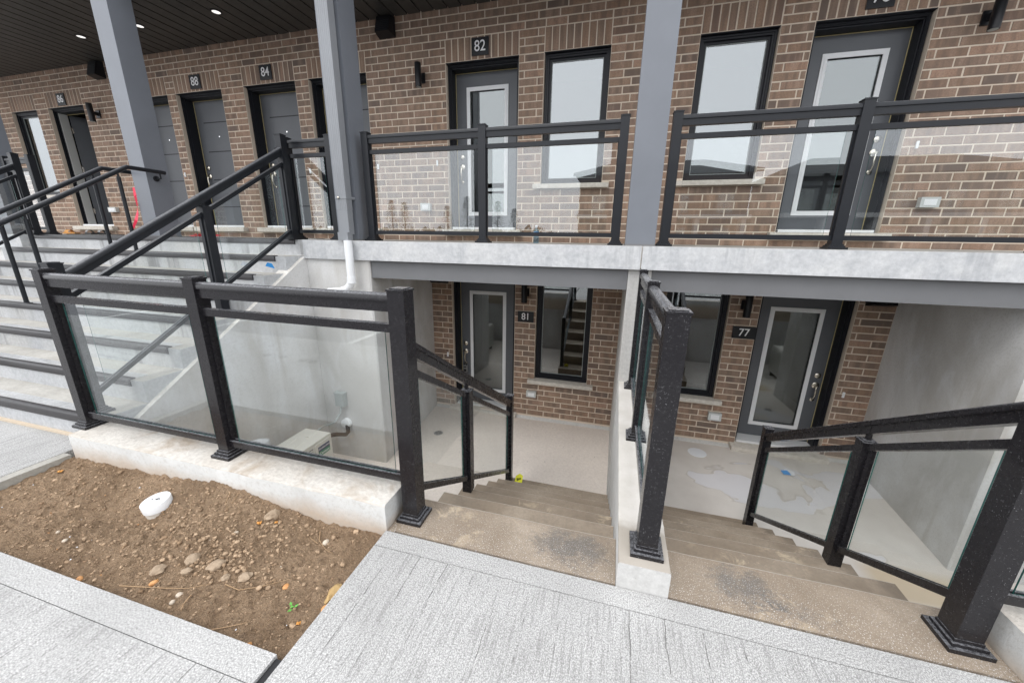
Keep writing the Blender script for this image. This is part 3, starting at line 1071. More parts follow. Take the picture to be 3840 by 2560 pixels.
court_stair(-1.0, .1165, .118, 'step', 'brown stained concrete stairs going down to the left court with door 81', False)
court_stair(.3365, 1.510, .335, 'step2', 'brown stained concrete stairs going down to the right court with door 77', True)
# landing strip of the left stair beside the low wall
b = MB(); b.box(-1.04, -1.001, 1.388, 1.60, ZF, -.001); struct('landing_edge', b, 'step')
# tape and marks on the steps
b = MB(); zt = -RT*6
b.face([(-.885, 3.44, zt+.004), (-.80, 3.44, zt+.006), (-.80, 3.49, zt+.07), (-.84, 3.50, zt+.085), (-.88, 3.48, zt+.06)], 'yellow')
b.face([(-.885, 3.442, zt+.003), (-.80, 3.442, zt+.005), (-.81, 3.40, zt+.004), (-.87, 3.41, zt+.003)], 'yellow')
for k in range(4):
    b.box(-.86+k*.012, -.852+k*.012, 3.452+k*.004, 3.455+k*.004, zt+.02, zt+.055, 'plate')
b.build('warning_tape', 'yellow', label='yellow tape scrap with black print on the lowest left step', cat='tape')
b = MB()
b.face([(.86, 3.27, -RT*6+.003), (1.10, 3.25, -RT*6+.003), (1.13, 3.34, -RT*6+.003), (.84, 3.36, -RT*6+.003)])
b.build('plaster_smear', 'farwhite', kind='stuff', label='pale plaster smear on a right stair tread', cat='stain')

# ------------------------------------------------------------------ wide stair (8 risers) with nosings
RS, TS = ZP/8, .2997
YN = 1.546
SXL, SXR = -8.55, -3.505
ws = thing('wide_stair', (-6.0, 1.55, 0), 'wide pale precast concrete stair climbing to the platform at the left', 'stair')
for k in range(8):
    y = YN+TS*k
    z = RS*(k+1)
    y2 = y+TS+.012 if k < 7 else 3.84
    b = MB()
    xe = SXR
    b.box(SXL, xe, y+.012, y2+.012, z-RS-.10 if k else -.1, z-.001)
    b.bevel(.006)
    b.bm.normal_update()
    b.mi('riser'); kt_ = b.mi('tread')
    for f in b.bm.faces:
        if f.normal.z > .8:
            f.material_index = kt_
    b.build('step', 'riser', ws)
    b = MB()      # metal nosing strip: rounded lip and ribbed tread insert
    b.sweep([(0, -.055), (-.012, -.05), (-.014, -.012), (-.008, .003), (.0, .008), (.035, .008), (.035, -.001), (.012, -.001), (.012, -.055)], (SXL+.13, y+.012, z), (SXR-.135, y+.012, z), (0, 1, 0))
    b.build('nosing', 'nosing', ws)
    b = MB()
    for r in range(5):
        yy = y+.06+r*.016
        b.box(SXL+.13, SXR-.135, yy, yy+.008, z-.002, z+.003)
    b.build('tread_ribs', 'riser', ws)
# sloped stringer face of the stair over the side wall
b = MB()
x0_, x1_ = SXR-.03, SXR+.004
slo = lambda y: 1.10-.632*(3.566-y)
for k in range(7, -1, -1):
    y0_ = YN+TS*k+.014
    y1_ = y0_+TS if k < 7 else YS
    if k == 7:
        continue
    y1_ = min(y1_, YS)
    zt_ = RS*(k+1)-.004
    P = [(y0_, max(-.1, slo(y0_))), (y1_, max(-.1, slo(y1_))), (y1_, zt_), (y0_, zt_)]
    fa = [b.bm.verts.new((x1_, y, z)) for y, z in P]
    fb = [b.bm.verts.new((x0_, y, z)) for y, z in P]
    b.bm.faces.new(fa); b.bm.faces.new(list(reversed(fb)))
    for i in range(4):
        b.bm.faces.new((fa[i], fb[i], fb[(i+1) % 4], fa[(i+1) % 4]))
b.build('stringer', 'riser', ws, kind='stuff')
b = MB(); b.box(SXL, SXR-.1, 1.535, 1.557, .001, .018); b.build('wood_strip', 'wood', label='raw wooden strip along the foot of the wide stair', cat='wood strip')
b = MB(); b.face([(-3.496, 3.09, 1.17), (-3.496, 3.20, 1.135), (-3.492, 3.17, 1.19), (-3.496, 3.12, 1.205)]); b.build('blue_tape', 'blue', label='small blue tape scrap on the side of the wide stair', cat='tape')

# ------------------------------------------------------------------ platform slab, beams
t_ = M['slab']
def platform(x0, x1, label):
    b = MB()
    b.box(x0, x1, YS, YW+.4, 1.228, ZP, 'slab')
    b.bevel(.010, 2)
    b.bm.normal_update()
    k = b.mi('plat')
    for f in b.bm.faces:
        if f.normal.z > .8:
            f.material_index = k
    b.build('platform_slab', 'slab', label=label, cat='concrete slab')
platform(-3.449, .205, 'mottled concrete platform slab over the entrance of number 81')
platform(.215, 5.5, 'mottled concrete platform slab over the entrance of number 77')
platform(-18, SXL-.003, 'concrete platform slab left of the wide stair')
b = MB(); b.box(SXL, SXR, 3.86, YW+.4, 1.0, ZP-.001); b.build('platform_slab', 'plat', label='platform slab at the head of the wide stair, before doors 86 to 84', cat='concrete slab')
b = MB(); b.box(.206, .214, YS+.012, YW, 1.24, ZP-.004); b.build('slab_joint', 'sill', kind='structure')


def ibeam(x0, x1, label):
    b = MB()
    y0 = 3.63
    prof = [(0, 1.035), (0, 1.05), (.0, 1.226), (.16, 1.226), (.16, 1.035)]
    b.box(x0, x1, y0, y0+.012, 1.036, 1.225)
    b.box(x0, x1, y0+.0125, y0+.15, 1.036, 1.050)
    b.box(x0, x1, y0+.14, y0+.152, 1.052, 1.225)
    b.bevel(.002)
    b.build('steel_beam', 'beam', label=label, cat='beam')
ibeam(-2.66, .109, 'grey steel beam under the platform above door 81')
ibeam(.319, 3.11, 'grey steel beam under the platform above door 77')
b = MB(); b.box(-2.8, 3.3, 3.79, YW+.3, 1.20, 1.226); struct('recess_ceiling', b, 'plat')

# ------------------------------------------------------------------ canopy soffit
ZS = 4.344
can = thing('canopy_soffit', (-5, 4.4, ZS), 'black board soffit of the canopy over the upper entrances', 'ceiling')
x = -17.0
BW = .195
pb = None
while x < 5.5:
    if pb is None:
        b = MB()
        # one board: flat with a recessed tongue on its right
        b.box(0, BW-.022, 3.79, YW+.12, 0, .03)
        b.box(BW-.022, BW, 3.79, YW+.12, .020, .03)
        b.bevel(.002)
        pb = b.build('soffit_board', 'soffit', can)
        pb.location = Vector((x, 0, ZS))-can.location
    else:
        o = pb.copy(); COL.objects.link(o)
        o.location = Vector((x, 0, ZS+random.uniform(-.001, .001)))-can.location
    x += BW
b = MB(); b.box(-17, 5.5, 3.765, 3.788, ZS-.01, 4.7); b.build('fascia', 'frame', can)
b = MB(); b.box(-17, 5.5, 3.79, YW+2.6, ZS+.02, 4.7); b.build('canopy_deck', 'interior', can)


def downlight(x, y, label):
    d = thing('downlight', (x, y, ZS), label, 'ceiling light', 'recessed lights in the canopy soffit')
    b = MB(); b.lathe([(.074, 0), (.074, -.006), (.052, -.008), (.050, .0)], (x, y, ZS), 28); b.build('trim_ring', 'black', d)
    b = MB(); b.lathe([(.050, -.004), (.046, -.0045)], (x, y, ZS), 28); b.build('lens', 'lens', d)
downlight(-8.15, 4.69, 'leftmost of the three round downlights in the black soffit')
downlight(-6.90, 4.69, 'middle of the three round downlights, right beside the first grey column')
downlight(-5.45, 4.69, 'rightmost of the three round downlights in the black soffit')

# ------------------------------------------------------------------ columns
def column(xc, label):
    c = thing('column', (xc, 3.83, ZP), label, 'column', 'grey square columns carrying the canopy')
    b = MB()
    b.box(xc-.13, xc+.13, 3.70, 3.96, ZP+.001, ZS-.001)
    b.bevel(.006, 2)
    b.build('shaft', 'column', c)
    b = MB(); b.box(xc-.133, xc+.133, 3.697, 3.963, ZP+.001, ZP+.018); b.build('base_seal', 'beam', c)
column(-9.13, 'grey square column cut by the left edge of the photo')
column(-6.00, 'grey square column at the head of the wide stair between the handrails')
column(-2.93, 'grey square column standing behind the downspout')
column(.19, 'grey square column between the window of 82 and the window of 78')

# downspout
ds = thing('downspout', (-2.87, 3.6, ZP), 'grey ribbed downspout with a white plastic pipe elbow at its foot', 'downspout')
b = MB()
prof = []
for k in range(13):
    u = -.065+.13*k/12
    prof.append((u, 3.565+(.004 if k % 2 else 0)))
prof += [(.065, 3.655), (-.065, 3.655)]
lo = [b.bm.verts.new((-2.875+u, y, 1.75)) for u, y in prof]
hi = [b.bm.verts.new((-2.875+u, y, ZS)) for u, y in prof]
n = len(prof)
for i in range(n):
    b.bm.faces.new((lo[i], lo[(i+1) % n], hi[(i+1) % n], hi[i]))
b.bm.faces.new(lo); b.bm.faces.new(hi)
b.build('ribbed_pipe', 'gutter', ds)
b = MB(); b.box(-2.938, -2.812, 3.568, 3.652, 1.50, 1.752)
b.box(-2.925, -2.80, 3.52, 3.60, 1.436, 1.52)
b.bevel(.006); b.build('lower_pipe', 'gutter', ds)
b = MB(); b.box(-2.945, -2.805, 3.562, 3.70, 1.86, 1.885); b.build('strap', 'gutter', ds)
b = MB(); b.lathe([(.012, 0), (.012, -.01), (.006, -.012)], (-2.90, 3.562, 1.872), 8, axis='y'); b.build('screw', 'nickel', ds)
b = MB()
pts = [(-2.79, 3.50, 1.436), (-2.79, 3.50, 1.05), (-2.795, 3.50, 1.0), (-2.82, 3.50, .95), (-2.87, 3.50, .91), (-2.95, 3.495, .885), (-3.10, 3.49, .87)]
b.tube(pts, .042, 20)
b.build('white_pipe', 'white', ds)
b = MB(); b.lathe([(.047, -.02), (.047, .05)], (-2.79, 3.50, 1.0), 20); b.build('pipe_collar', 'white', ds)

# ------------------------------------------------------------------ brick walls
def cells(b, xa, xb, za, zb, holes, y, depth, m, inset=.0015):
    """backing wall with openings, its face at y"""
    HX = [(h[0]-inset, h[1]+inset, h[2]-inset if h[2] > za+.02 else h[2], h[3]+inset) for h in holes]
    X = sorted({xa, xb, *[v for h in HX for v in h[:2] if xa < v < xb]})
    Z = sorted({za, zb, *[v for h in HX for v in h[2:] if za < v < zb]})
    hole = lambda x, z: any(h[0] < x < h[1] and h[2] < z < h[3] for h in HX)
    for i in range(len(X)-1):
        for j in range(len(Z)-1):
            x0, x1, z0, z1 = X[i], X[i+1], Z[j], Z[j+1]
            cx_, cz_ = (x0+x1)/2, (z0+z1)/2
            if hole(cx_, cz_):
                continue
            b.face([(x0, y, z0), (x1, y, z0), (x1, y, z1), (x0, y, z1)], m)
            b.face([(x0, y+depth, z0), (x0, y+depth, z1), (x1, y+depth, z1), (x1, y+depth, z0)], m)
            if i+1 < len(X)-1 and hole((X[i+1]+X[i+2])/2, cz_):
                b.face([(x1, y, z0), (x1, y+depth, z0), (x1, y+depth, z1), (x1, y, z1)], m)
            if i > 0 and hole((X[i-1]+X[i])/2, cz_):
                b.face([(x0, y, z0), (x0, y, z1), (x0, y+depth, z1), (x0, y+depth, z0)], m)
            if j+1 < len(Z)-1 and hole(cx_, (Z[j+1]+Z[j+2])/2):
                b.face([(x0, y, z1), (x1, y, z1), (x1, y+depth, z1), (x0, y+depth, z1)], m)
            if j > 0 and hole(cx_, (Z[j-1]+Z[j])/2):
                b.face([(x0, y, z0), (x0, y+depth, z0), (x1, y+depth, z0), (x1, y, z0)], m)


BD = .10


def brick_geo(b, x0, x1, z0, z1, y):
    c = .0035
    jx = [random.uniform(-.0012, .0012) for _ in range(8)]
    o = [(x0+jx[0], z0+jx[1]), (x1+jx[2], z0+jx[3]), (x1+jx[4], z1+jx[5]), (x0+jx[6], z1+jx[7])]
    fr = [(o[0][0]+c, o[0][1]+c), (o[1][0]-c, o[1][1]+c), (o[2][0]-c, o[2][1]-c), (o[3][0]+c, o[3][1]-c)]
    V0 = [b.bm.verts.new((x, y, z)) for x, z in fr]
    V1 = [b.bm.verts.new((x, y+c, z)) for x, z in o]
    V2 = [b.bm.verts.new((x, y+BD, z)) for x, z in o]
    b.bm.faces.new(V0)
    for i in range(4):
        j = (i+1) % 4
        b.bm.faces.new((V0[i], V1[i], V1[j], V0[j]))
        b.bm.faces.new((V1[i], V2[i], V2[j], V1[j]))


def brick_wall(wall_, xa, xb, z_ref, za, zb, holes, soldiers, phase, y=YW, limit=300):
    rects = []
    J = .0125
    L = 3*H
    solid = holes+soldiers
    k0 = math.floor((za-z_ref)/H)
    k = k0
    while z_ref+k*H < zb-.01:
        z0, z1 = z_ref+k*H, z_ref+(k+1)*H
        z0c, z1c = max(z0, za), min(z1, zb)
        zc = (z0c+z1c)/2
        if z1c-z0c > .025:
            off = phase + (L*.36 if (k % 2) else 0)
            segs = [(xa, xb)]
            for h in solid:
                if h[2]-.004 < zc < h[3]+.004:
                    ns = []
                    for s0, s1 in segs:
                        if h[1] <= s0 or h[0] >= s1:
                            ns.append((s0, s1))
                        else:
                            if h[0] > s0: ns.append((s0, h[0]))
                            if h[1] < s1: ns.append((h[1], s1))
                    segs = ns
            for s0, s1 in segs:
                issol0 = any(abs(h[0]-s1) < 1e-6 or abs(h[1]-s0) < 1e-6 for h in solid)
                cuts = []
                m = math.ceil((s0-off)/L)
                while off+m*L < s1:
                    c = off+m*L
                    if c-s0 > .055 and s1-c > .055:
                        cuts.append(c)
                    m += 1
                edges = [s0]+cuts+[s1]
                for a_, b_ in zip(edges, edges[1:]):
                    l0 = a_+(J/2 if a_ != s0 or any(abs(h[1]-a_) < 1e-6 and h in soldiers for h in solid) else 0)
                    r0 = b_-(J/2 if b_ != s1 or any(abs(h[0]-b_) < 1e-6 and h in soldiers for h in solid) else 0)
                    if r0-l0 > .03:
                        top = z1c-(J/2 if z1c == z1 else 0)
                        bot = z0c+(J/2 if z0c == z0 else 0)
                        # where a sill or opening trims the course
                        rects.append((l0, r0, bot, top))
        k += 1
    for h in soldiers:
        n = max(1, round((h[1]-h[0])/H))
        w = (h[1]-h[0])/n
        for i in range(n):
            rects.append((h[0]+i*w+J/2, h[0]+(i+1)*w-J/2, h[2]+J/2, h[3]-J/2))
    def size(r):
        cx_, cz_ = (r[0]+r[1])/2, (r[2]+r[3])/2
        d = Vector((cx_, y, cz_))-Vector((0, 0, CZ))
        zf = d.dot(_F)
        u, v = d.dot(_R)/zf, d.dot(_U)/zf
        seen = abs(u) < 1.42 and abs(v) < .95
        return (r[1]-r[0])*(r[3]-r[2])*y/(d.length**3)*(1 if seen else .02)
    rects.sort(key=size, reverse=True)
    cache = {}
    for r in rects[:limit]:
        w, h = round((r[1]-r[0])*200)/200, round((r[3]-r[2])*200)/200
        c = ((r[0]+r[1])/2, y, (r[2]+r[3])/2)
        key = (w, h, random.randrange(3))
        if key not in cache:
            b = MB()
            brick_geo(b, -(r[1]-r[0])/2, (r[1]-r[0])/2, -(r[3]-r[2])/2, (r[3]-r[2])/2, 0)
            o = b.build('brick', 'brick')
            cache[key] = o.data
        else:
            o = bpy.data.objects.new('brick', cache[key])
            COL.objects.link(o)
        o.location = (c[0], c[1]+random.uniform(-.0015, .0015), c[2])
        setparent(o, wall_)
    if rects[limit:]:
        b = MB()
        for r in rects[limit:]:
            brick_geo(b, r[0], r[1], r[2], r[3], y+random.uniform(-.0015, .0015))
        b.build('brick_courses', 'brick', wall_, kind='stuff')


DT = 3.735          # head of the upper openings
DB = 1.605          # foot of the upper doors
LOW = -2.848        # lower storey repeats the upper one this much lower

up_doors = {'86': (-10.72, -9.72), 'between': (-8.60, -7.592), '88': (-7.392, -6.398), '84': (-5.936, -4.938),
            'fifth': (-4.692, -3.69), '82': (-2.446, -1.425), '78': (1.82, 2.845)}
up_wins = {'w86': (-11.83, -11.06), 'w82': (-1.092, -.281), 'w78': (.704, 1.494)}
WB = 2.195
holes = [(a, b_, 1.524, DT) for a, b_ in up_doors.values()]+[(a, b_, WB-.062, DT) for a, b_ in up_wins.values()]
# stone sills reach a little past the openings
sill_holes = [(a-.085, b_+.085, 1.523, 1.60) for a, b_ in up_doors.values()]+[(a-.095, b_+.095, WB-.062, WB-.003) for a, b_ in up_wins.values()]
sold = [(a, b_, DT, DT+3*H) for a, b_ in list(up_doors.values())+list(up_wins.values())]

upper = thing('brick_wall', (-2, YW, ZP), 'brown brick upper facade wall with the doors 86, 88, 84, 82 and 78', 'wall')
b = MB(); cells(b, -17, 5.4, ZP-.2, ZS+.3, holes, YW+.0035, .22, 'mortar'); b.build('mortar_backing', 'mortar', upper)
brick_wall(upper, -17, 5.4, DT, ZP+.002, ZS+.05, holes+sill_holes, sold, -2.514)

low_floor = ZF
ld81, ld77 = (-2.446, -1.425), (1.82, 2.838)
lw81, lw77 = (-1.092, -.286), (.69, 1.462)
LDT = DT+LOW+.045
LDB = -1.215
LWB = -.632
w81 = thing('brick_wall', (-1.3, YW, ZF), 'brown brick wall of the left recess with door 81 and a window', 'wall')
h81 = [(ld81[0], ld81[1], ZF-.1, LDT), (lw81[0], lw81[1], LWB-.062, LDT)]
s81 = [(lw81[0]-.10, lw81[1]+.10, LWB-.07, LWB-.003)]
b = MB(); cells(b, -2.86, .12, ZF-.08, 1.30, h81, YW+.0035, .22, 'mortar'); b.build('mortar_backing', 'mortar', w81)
brick_wall(w81, -2.80, .110, LWB-.003, ZF+.035, 1.20, h81+s81, [(lw81[0], lw81[1], LDT, LDT+3*H), (ld81[0], ld81[1], LDT, LDT+3*H)], -1.29)
w77 = thing('brick_wall', (1.8, YW, ZF), 'brown brick wall of the right recess with door 77 and a window', 'wall')
h77 = [(ld77[0], ld77[1], ZF-.1, LDT), (lw77[0], lw77[1], LWB-.062, LDT)]
s77 = [(lw77[0]-.10, lw77[1]+.10, LWB-.07, LWB-.003)]
b = MB(); cells(b, .31, 3.42, ZF-.08, 1.30, h77, YW+.0035, .22, 'mortar'); b.build('mortar_backing', 'mortar', w77)
brick_wall(w77, .318, 3.215, LWB-.003, ZF+.035, 1.20, h77+s77, [(lw77[0], lw77[1], LDT, LDT+3*H), (ld77[0], ld77[1], LDT, LDT+3*H)], 1.735)

# dark rooms behind the openings
b = MB()
for x0, x1, z0, z1 in ((-17, -9.0, 1.30, 4.3), (-8.9, -3.6, 1.30, 4.3), (-3.5, .2, 1.3, 4.3), (.3, 5.4, 1.3, 4.3), (-2.9, .1, ZF-.05, 1.2), (.33, 3.4, ZF-.05, 1.2)):
    y0, y1 = YW+.245, YW+2.6
    b.face([(x0, y1, z0), (x1, y1, z0), (x1, y1, z1), (x0, y1, z1)], 'interior')
    b.face([(x0, y0, z0), (x0, y1, z0), (x0, y1, z1), (x0, y0, z1)], 'interior')
    b.face([(x1, y0, z0), (x1, y1, z0), (x1, y1, z1), (x1, y0, z1)], 'interior')
    b.face([(x0, y0, z1), (x1, y0, z1), (x1, y1, z1), (x0, y1, z1)], 'interior')
    b.face([(x0, y0, z0), (x1, y0, z0), (x1, y1, z0), (x0, y1, z0)], 'intfloor')
struct('interior_rooms', b, 'interior')


def sill(parent, x0, x1, z0, z1, yf=5.285, name='sill'):
    b = MB()
    n = 24
    rings = []
    for i in range(n+1):
        x = x0+(x1-x0)*i/n
        w = noise.noise(Vector((x*12, z0, 0)))*.005
        w2 = noise.noise(Vector((x*15, z0, 4)))*.006
        pts = [(yf+w, z0), (yf+w2-.002, (z0+z1)/2), (yf+w+.002, z1-.004), (yf+.008, z1), (YW+.14, z1+.004), (YW+.14, z0)]
        rings.append([b.bm.verts.new((x, y, z)) for y, z in pts])
    for r0, r1 in zip(rings, rings[1:]):
        for k in range(6):
            b.bm.faces.new((r0[k], r0[(k+1) % 6], r1[(k+1) % 6], r1[k]))
    b.bm.faces.new(rings[0]); b.bm.faces.new(list(reversed(rings[-1])))
    return b.build(name, 'sill', parent)


def ring(b, x0, x1, z0, z1, w, y0, y1, m=None, bottom=True):
    """picture-frame of four mitred bars"""
    o = [(x0, z0), (x1, z0), (x1, z1), (x0, z1)]
    i_ = [(x0+w, z0+(w if bottom else 0)), (x1-w, z0+(w if bottom else 0)), (x1-w, z1-w), (x0+w, z1-w)]
    for k in range(4):
        if k == 0 and not bottom:
            continue
        a, c = k, (k+1) % 4
        P = [o[a], o[c], i_[c], i_[a]]
        f = [(x, y0, z) for x, z in P]
        g = [(x, y1, z) for x, z in P]
        b.face(f, m); b.face(list(reversed(g)), m)
        for q in range(4):
            r = (q+1) % 4
            b.face([f[q], g[q], g[r], f[r]], m)


def window(parent, x0, x1, z0, z1, label, blind=False):
    w = bpy.data.objects.new('window', None); COL.objects.link(w)
    w.location = ((x0+x1)/2, YW, z0); setparent(w, parent)
    w['label'] = label
    b = MB()
    ring(b, x0+.001, x1-.001, z0+.001, z1-.001, .050, YW+.065, YW+.20)
    ring(b, x0+.012, x1-.012, z0+.012, z1-.012, .018, YW+.052, YW+.0645)
    ring(b, x0+.0505, x1-.0505, z0+.0505, z1-.0505, .030, YW+.092, YW+.17)
    b.build('frame', 'frame', w)
    b = MB(); ring(b, x0+.081, x1-.081, z0+.081, z1-.081, .008, YW+.104, YW+.120); b.build('glazing_bead', 'vinylgrey', w)
    b = MB(); b.box(x0+.082, x1-.082, YW+.112, YW+.118, z0+.082, z1-.082); b.build('pane', 'winglass', w)
    if blind:
        b = MB(); b.box(x0+.06, x1-.06, YW+.25, YW+.256, z0+.05, z1-.03); b.build('blind', 'farwhite', w)
    sill(w, x0-.093, x1+.093, z0-.058, z0)
    return w


def handleset(d, x, z, y, s):
    """deadbolt, knob rose, thumb latch and bowed grip"""
    b = MB(); b.lathe([(.038, 0), (.038, -.013), (.029, -.020), (.014, -.022)], (x, y, z+.14), 24, axis='y')
    b.box(x-.003, x+.003, y-.026, y-.018, z+.13, z+.15)
    b.build('deadbolt', 'nickel', d)
    b = MB()
    b.lathe([(.044, 0), (.044, -.012), (.032, -.018), (.012, -.020)], (x, y, z), 24, axis='y')
    b.tube([(x, y-.01, z-.01), (x, y-.045, z-.02), (x-.003, y-.052, z-.06), (x, y-.05, z-.12), (x, y-.038, z-.17), (x, y-.006, z-.20)], .009, 10,
           rads=[.013, .013, .011, .011, .012, .013])
    b.lathe([(.026, 0), (.026, -.009), (.015, -.012)], (x, y, z-.205), 20, axis='y')
    b.box(x-.012, x+.012, y-.052, y-.03, z-.008, z+.002)
    b.build('handle', 'nickel', d)


def door(parent, x0, x1, z0, z1, label, lite=True, hand='left', knob=True, openin=False):
    """frame fills the opening x0..x1, z0..z1"""
    d = bpy.data.objects.new('door', None); COL.objects.link(d)
    d.location = ((x0+x1)/2, YW, z0); setparent(d, parent)
    d['label'] = label
    b = MB()
    ring(b, x0+.001, x1-.001, z0, z1-.001, .030, YW+.075, YW+.30, bottom=False)
    ring(b, x0+.008, x1-.008, z0, z1-.008, .014, YW+.060, YW+.0745, bottom=False)
    ring(b, x0+.0305, x1-.0305, z0, z1-.0305, .014, YW+.10, YW+.29, bottom=False)
    ring(b, x0+.0155, x1-.0155, z0, z1-.0155, .010, YW+.066, YW+.0742, bottom=False)
    b.build('frame', 'frame', d)
    sx_0, sx_1, sz0, sz1 = x0+.047, x1-.047, z0+.035, z1-.052
    ys = YW+.245
    b = MB(); ring(b, sx_0-.002, sx_1+.002, sz0, sz1+.002, .0045, ys-.012, ys-.004, bottom=False); b.build('weatherstrip', 'gold', d)
    b = MB(); b.box(x0+.03, x1-.03, YW+.03, YW+.28, z0, z0+.030); b.bevel(.004); b.build('threshold', 'white', d)
    if openin:
        # slab swung into the room, hinged on its left jamb
        mt = Matrix.Translation((sx_0+.004, ys+.02, 0)) @ Matrix.Rotation(math.radians(70), 4, 'Z')
        b = MB(); b.box(0, sx_1-sx_0, 0, .044, sz0, sz1, None, mt); b.build('slab', 'door', d)
        b = MB()
        mt2 = mt
        for zc in (z0+.3, z0+1.1, z1-.32):
            b.box(-.012, .012, -.004, .05, zc-.05, zc+.05, None, mt2)
        b.build('hinges', 'chrome', d, kind='stuff')
        b = MB(); b.box(sx_0-.001, sx_0+.010, YW+.11, YW+.235, sz0, sz1); b.build('jamb_edge', 'farwhite', d)
        return d
    b = MB()
    if lite:
        lx0, lx1 = (sx_0+sx_1)/2-.259, (sx_0+sx_1)/2+.259
        lz0, lz1 = z0+.250, z0+1.86
        for q in ((sx_0, lx0, sz0, sz1), (lx1, sx_1, sz0, sz1), (lx0, lx1, sz0, lz0), (lx0, lx1, lz1, sz1)):
            b.box(q[0], q[1], ys, ys+.044, q[2], q[3])
    else:
        b.box(sx_0, sx_1, ys, ys+.044, sz0, sz1)
    b.build('slab', 'door', d)
    if lite:
        b = MB()
        ring(b, lx0-.048, lx1+.048, lz0-.048, lz1+.048, .022, ys-.010, ys-.0005)
        ring(b, lx0-.0255, lx1+.0255, lz0-.0255, lz1+.0255, .029, ys-.014, ys-.0005)
        b.bevel(.002)
        b.build('lite_frame', 'white', d)
        b = MB(); b.box(lx0+.002, lx1-.002, ys+.016, ys+.024, lz0+.002, lz1-.002); b.build('lite_glass', 'doorglass', d)
    else:
        sxc = (sx_0+sx_1)/2+(.06 if hand == 'left' else -.06)
        for k in range(4):
            zc = z0+.36+.462*k
            b = MB()
            b.box(sxc-.37, sxc+.37, ys-.0012, ys-.0002, zc-.008, zc+.008)
            b.build('panel_groove', 'frame', d)
        b = MB(); b.lathe([(.012, 0), (.012, -.004), (.006, -.005)], ((sx_0+sx_1)/2, ys, z0+1.52), 14, axis='y'); b.build('peephole', 'chrome', d)
    if knob:
        hx = sx_0+.07 if hand == 'left' else sx_1-.07
        handleset(d, hx, z0+.88, ys-.001, hand)
    return d


nm = {'86': ('grey door standing open under plate 86', False, 'left', False, True),
      'between': ('grey grooved door partly hidden behind the first column', False, 'right', False, False),
      '88': ('grey grooved door under plate 88', False, 'left', True, False),
      '84': ('grey grooved door under plate 84', False, 'left', True, False),
      'fifth': ('grey grooved door mostly hidden behind the downspout', False, 'left', False, False),
      '82': ('dark grey door with a tall white framed glass lite under plate 82', True, 'left', True, False),
      '78': ('dark grey door with a tall white framed glass lite under plate 78', True, 'right', True, False)}
for a, c in list(up_doors.values())+list(up_wins.values()):
    b = MB(); b.box(a-.001, c+.001, YW+.006, YW+.105, DT-.006, DT+.0035); b.build('lintel', 'frame', upper)
for k, (a, c) in up_doors.items():
    lab, lite, hand, knob, op = nm[k]
    d = door(upper, a, c, 1.603, DT, lab, lite, hand, knob, op)
    sill(d, a-.083, c+.083, 1.527, 1.598, 5.275, 'stone_sill')
window(upper, *up_wins['w86'], WB, DT, 'narrow window left of door 86')
window(upper, *up_wins['w82'], WB, DT, 'black framed window right of door 82')
window(upper, *up_wins['w78'], WB, DT, 'black framed window left of door 78')
window(w81, *lw81, LWB, LDT, 'black framed window right of door 81')
window(w77, *lw77, LWB, LDT, 'black framed window left of door 77')
d81 = door(w81, *ld81, -1.245, -1.245+2.13, 'dark grey door 81 with a tall white framed glass lite', True, 'left')
d77 = door(w77, *ld77, -1.245, -1.245+2.13, 'dark grey door 77 with a tall white framed glass lite', True, 'right')
sill(d81, ld81[0]-.06, ld81[1]+.06, ZF+.002, -1.248, 5.26, 'stone_sill')
sill(d77, ld77[0]-.07, ld77[1]+.06, ZF+.002, -1.248, 5.22, 'stone_sill')
for w_, (a, c) in ((w81, ld81), (w77, ld77)):   # transom panel above the low doors, behind the beam
    b = MB(); b.box(a+.002, c-.002, YW+.09, YW+.2, .886, LDT+.01); b.build('head_panel', 'frame', w_)

# key box hanging on handle 81
b = MB()
kb = thing('lock_box', (-2.325, 5.55, -.68), 'grey key lock box hanging from the handle of door 81', 'lock box')
b.box(-2.357, -2.293, 5.535, 5.575, -.72, -.605); b.bevel(.006, 2); b.build('body', 'metalgrey', kb)
b = MB(); b.box(-2.350, -2.300, 5.529, 5.534, -.64, -.615); b.box(-2.350, -2.300, 5.529, 5.534, -.71, -.66); b.build('keypad', 'rubber', kb)
b = MB(); b.tube([(-2.345, 5.555, -.606), (-2.345, 5.555, -.56), (-2.325, 5.555, -.54), (-2.305, 5.555, -.56), (-2.305, 5.555, -.606)], .006, 8); b.build('shackle', 'rubber', kb)

# number plates
def plate(n, x0, x1, z0, z1, label):
    p = thing('number_plate', ((x0+x1)/2, YW-.001, z0), label, 'number plate', 'black house number plates')
    b = MB(); b.box(x0, x1, YW-.016, YW-.003, z0, z1); b.bevel(.002); b.build('panel', 'plate', p)
    hgt = (z1-z0)
    text(n, hgt*.88, 'digit', p, ((x0+x1)/2, YW-.018, (z0+z1)/2), (math.pi/2, 0, 0), bold=.0005, sx=.92)
plate('82', -2.064, -1.829, 3.777, 3.974, 'black plate with the white numeral 82 over the glazed upper door right of the downspout')
plate('84', -5.56, -5.334, 3.783, 3.980, 'black plate with the white numeral 84 over the grooved door nearest the short railing')
plate('88', -7.014, -6.784, 3.770, 3.970, 'black plate with the white numeral 88 over the grooved door right of the first column')
plate('86', -10.361, -10.142, 3.755, 3.952, 'black plate with the white numeral 86 over the open door at the far left')
plate('78', 2.228, 2.466, 3.783, 3.980, 'black plate with white numeral cut by the top edge of the photo')
plate('81', -1.370, -1.128, .268, .430, 'black plate with the white numeral 81 between the lower left door and window')
plate('77', 1.545, 1.812, .260, .420, 'black plate with the white numeral 77 between the lower right window and door')


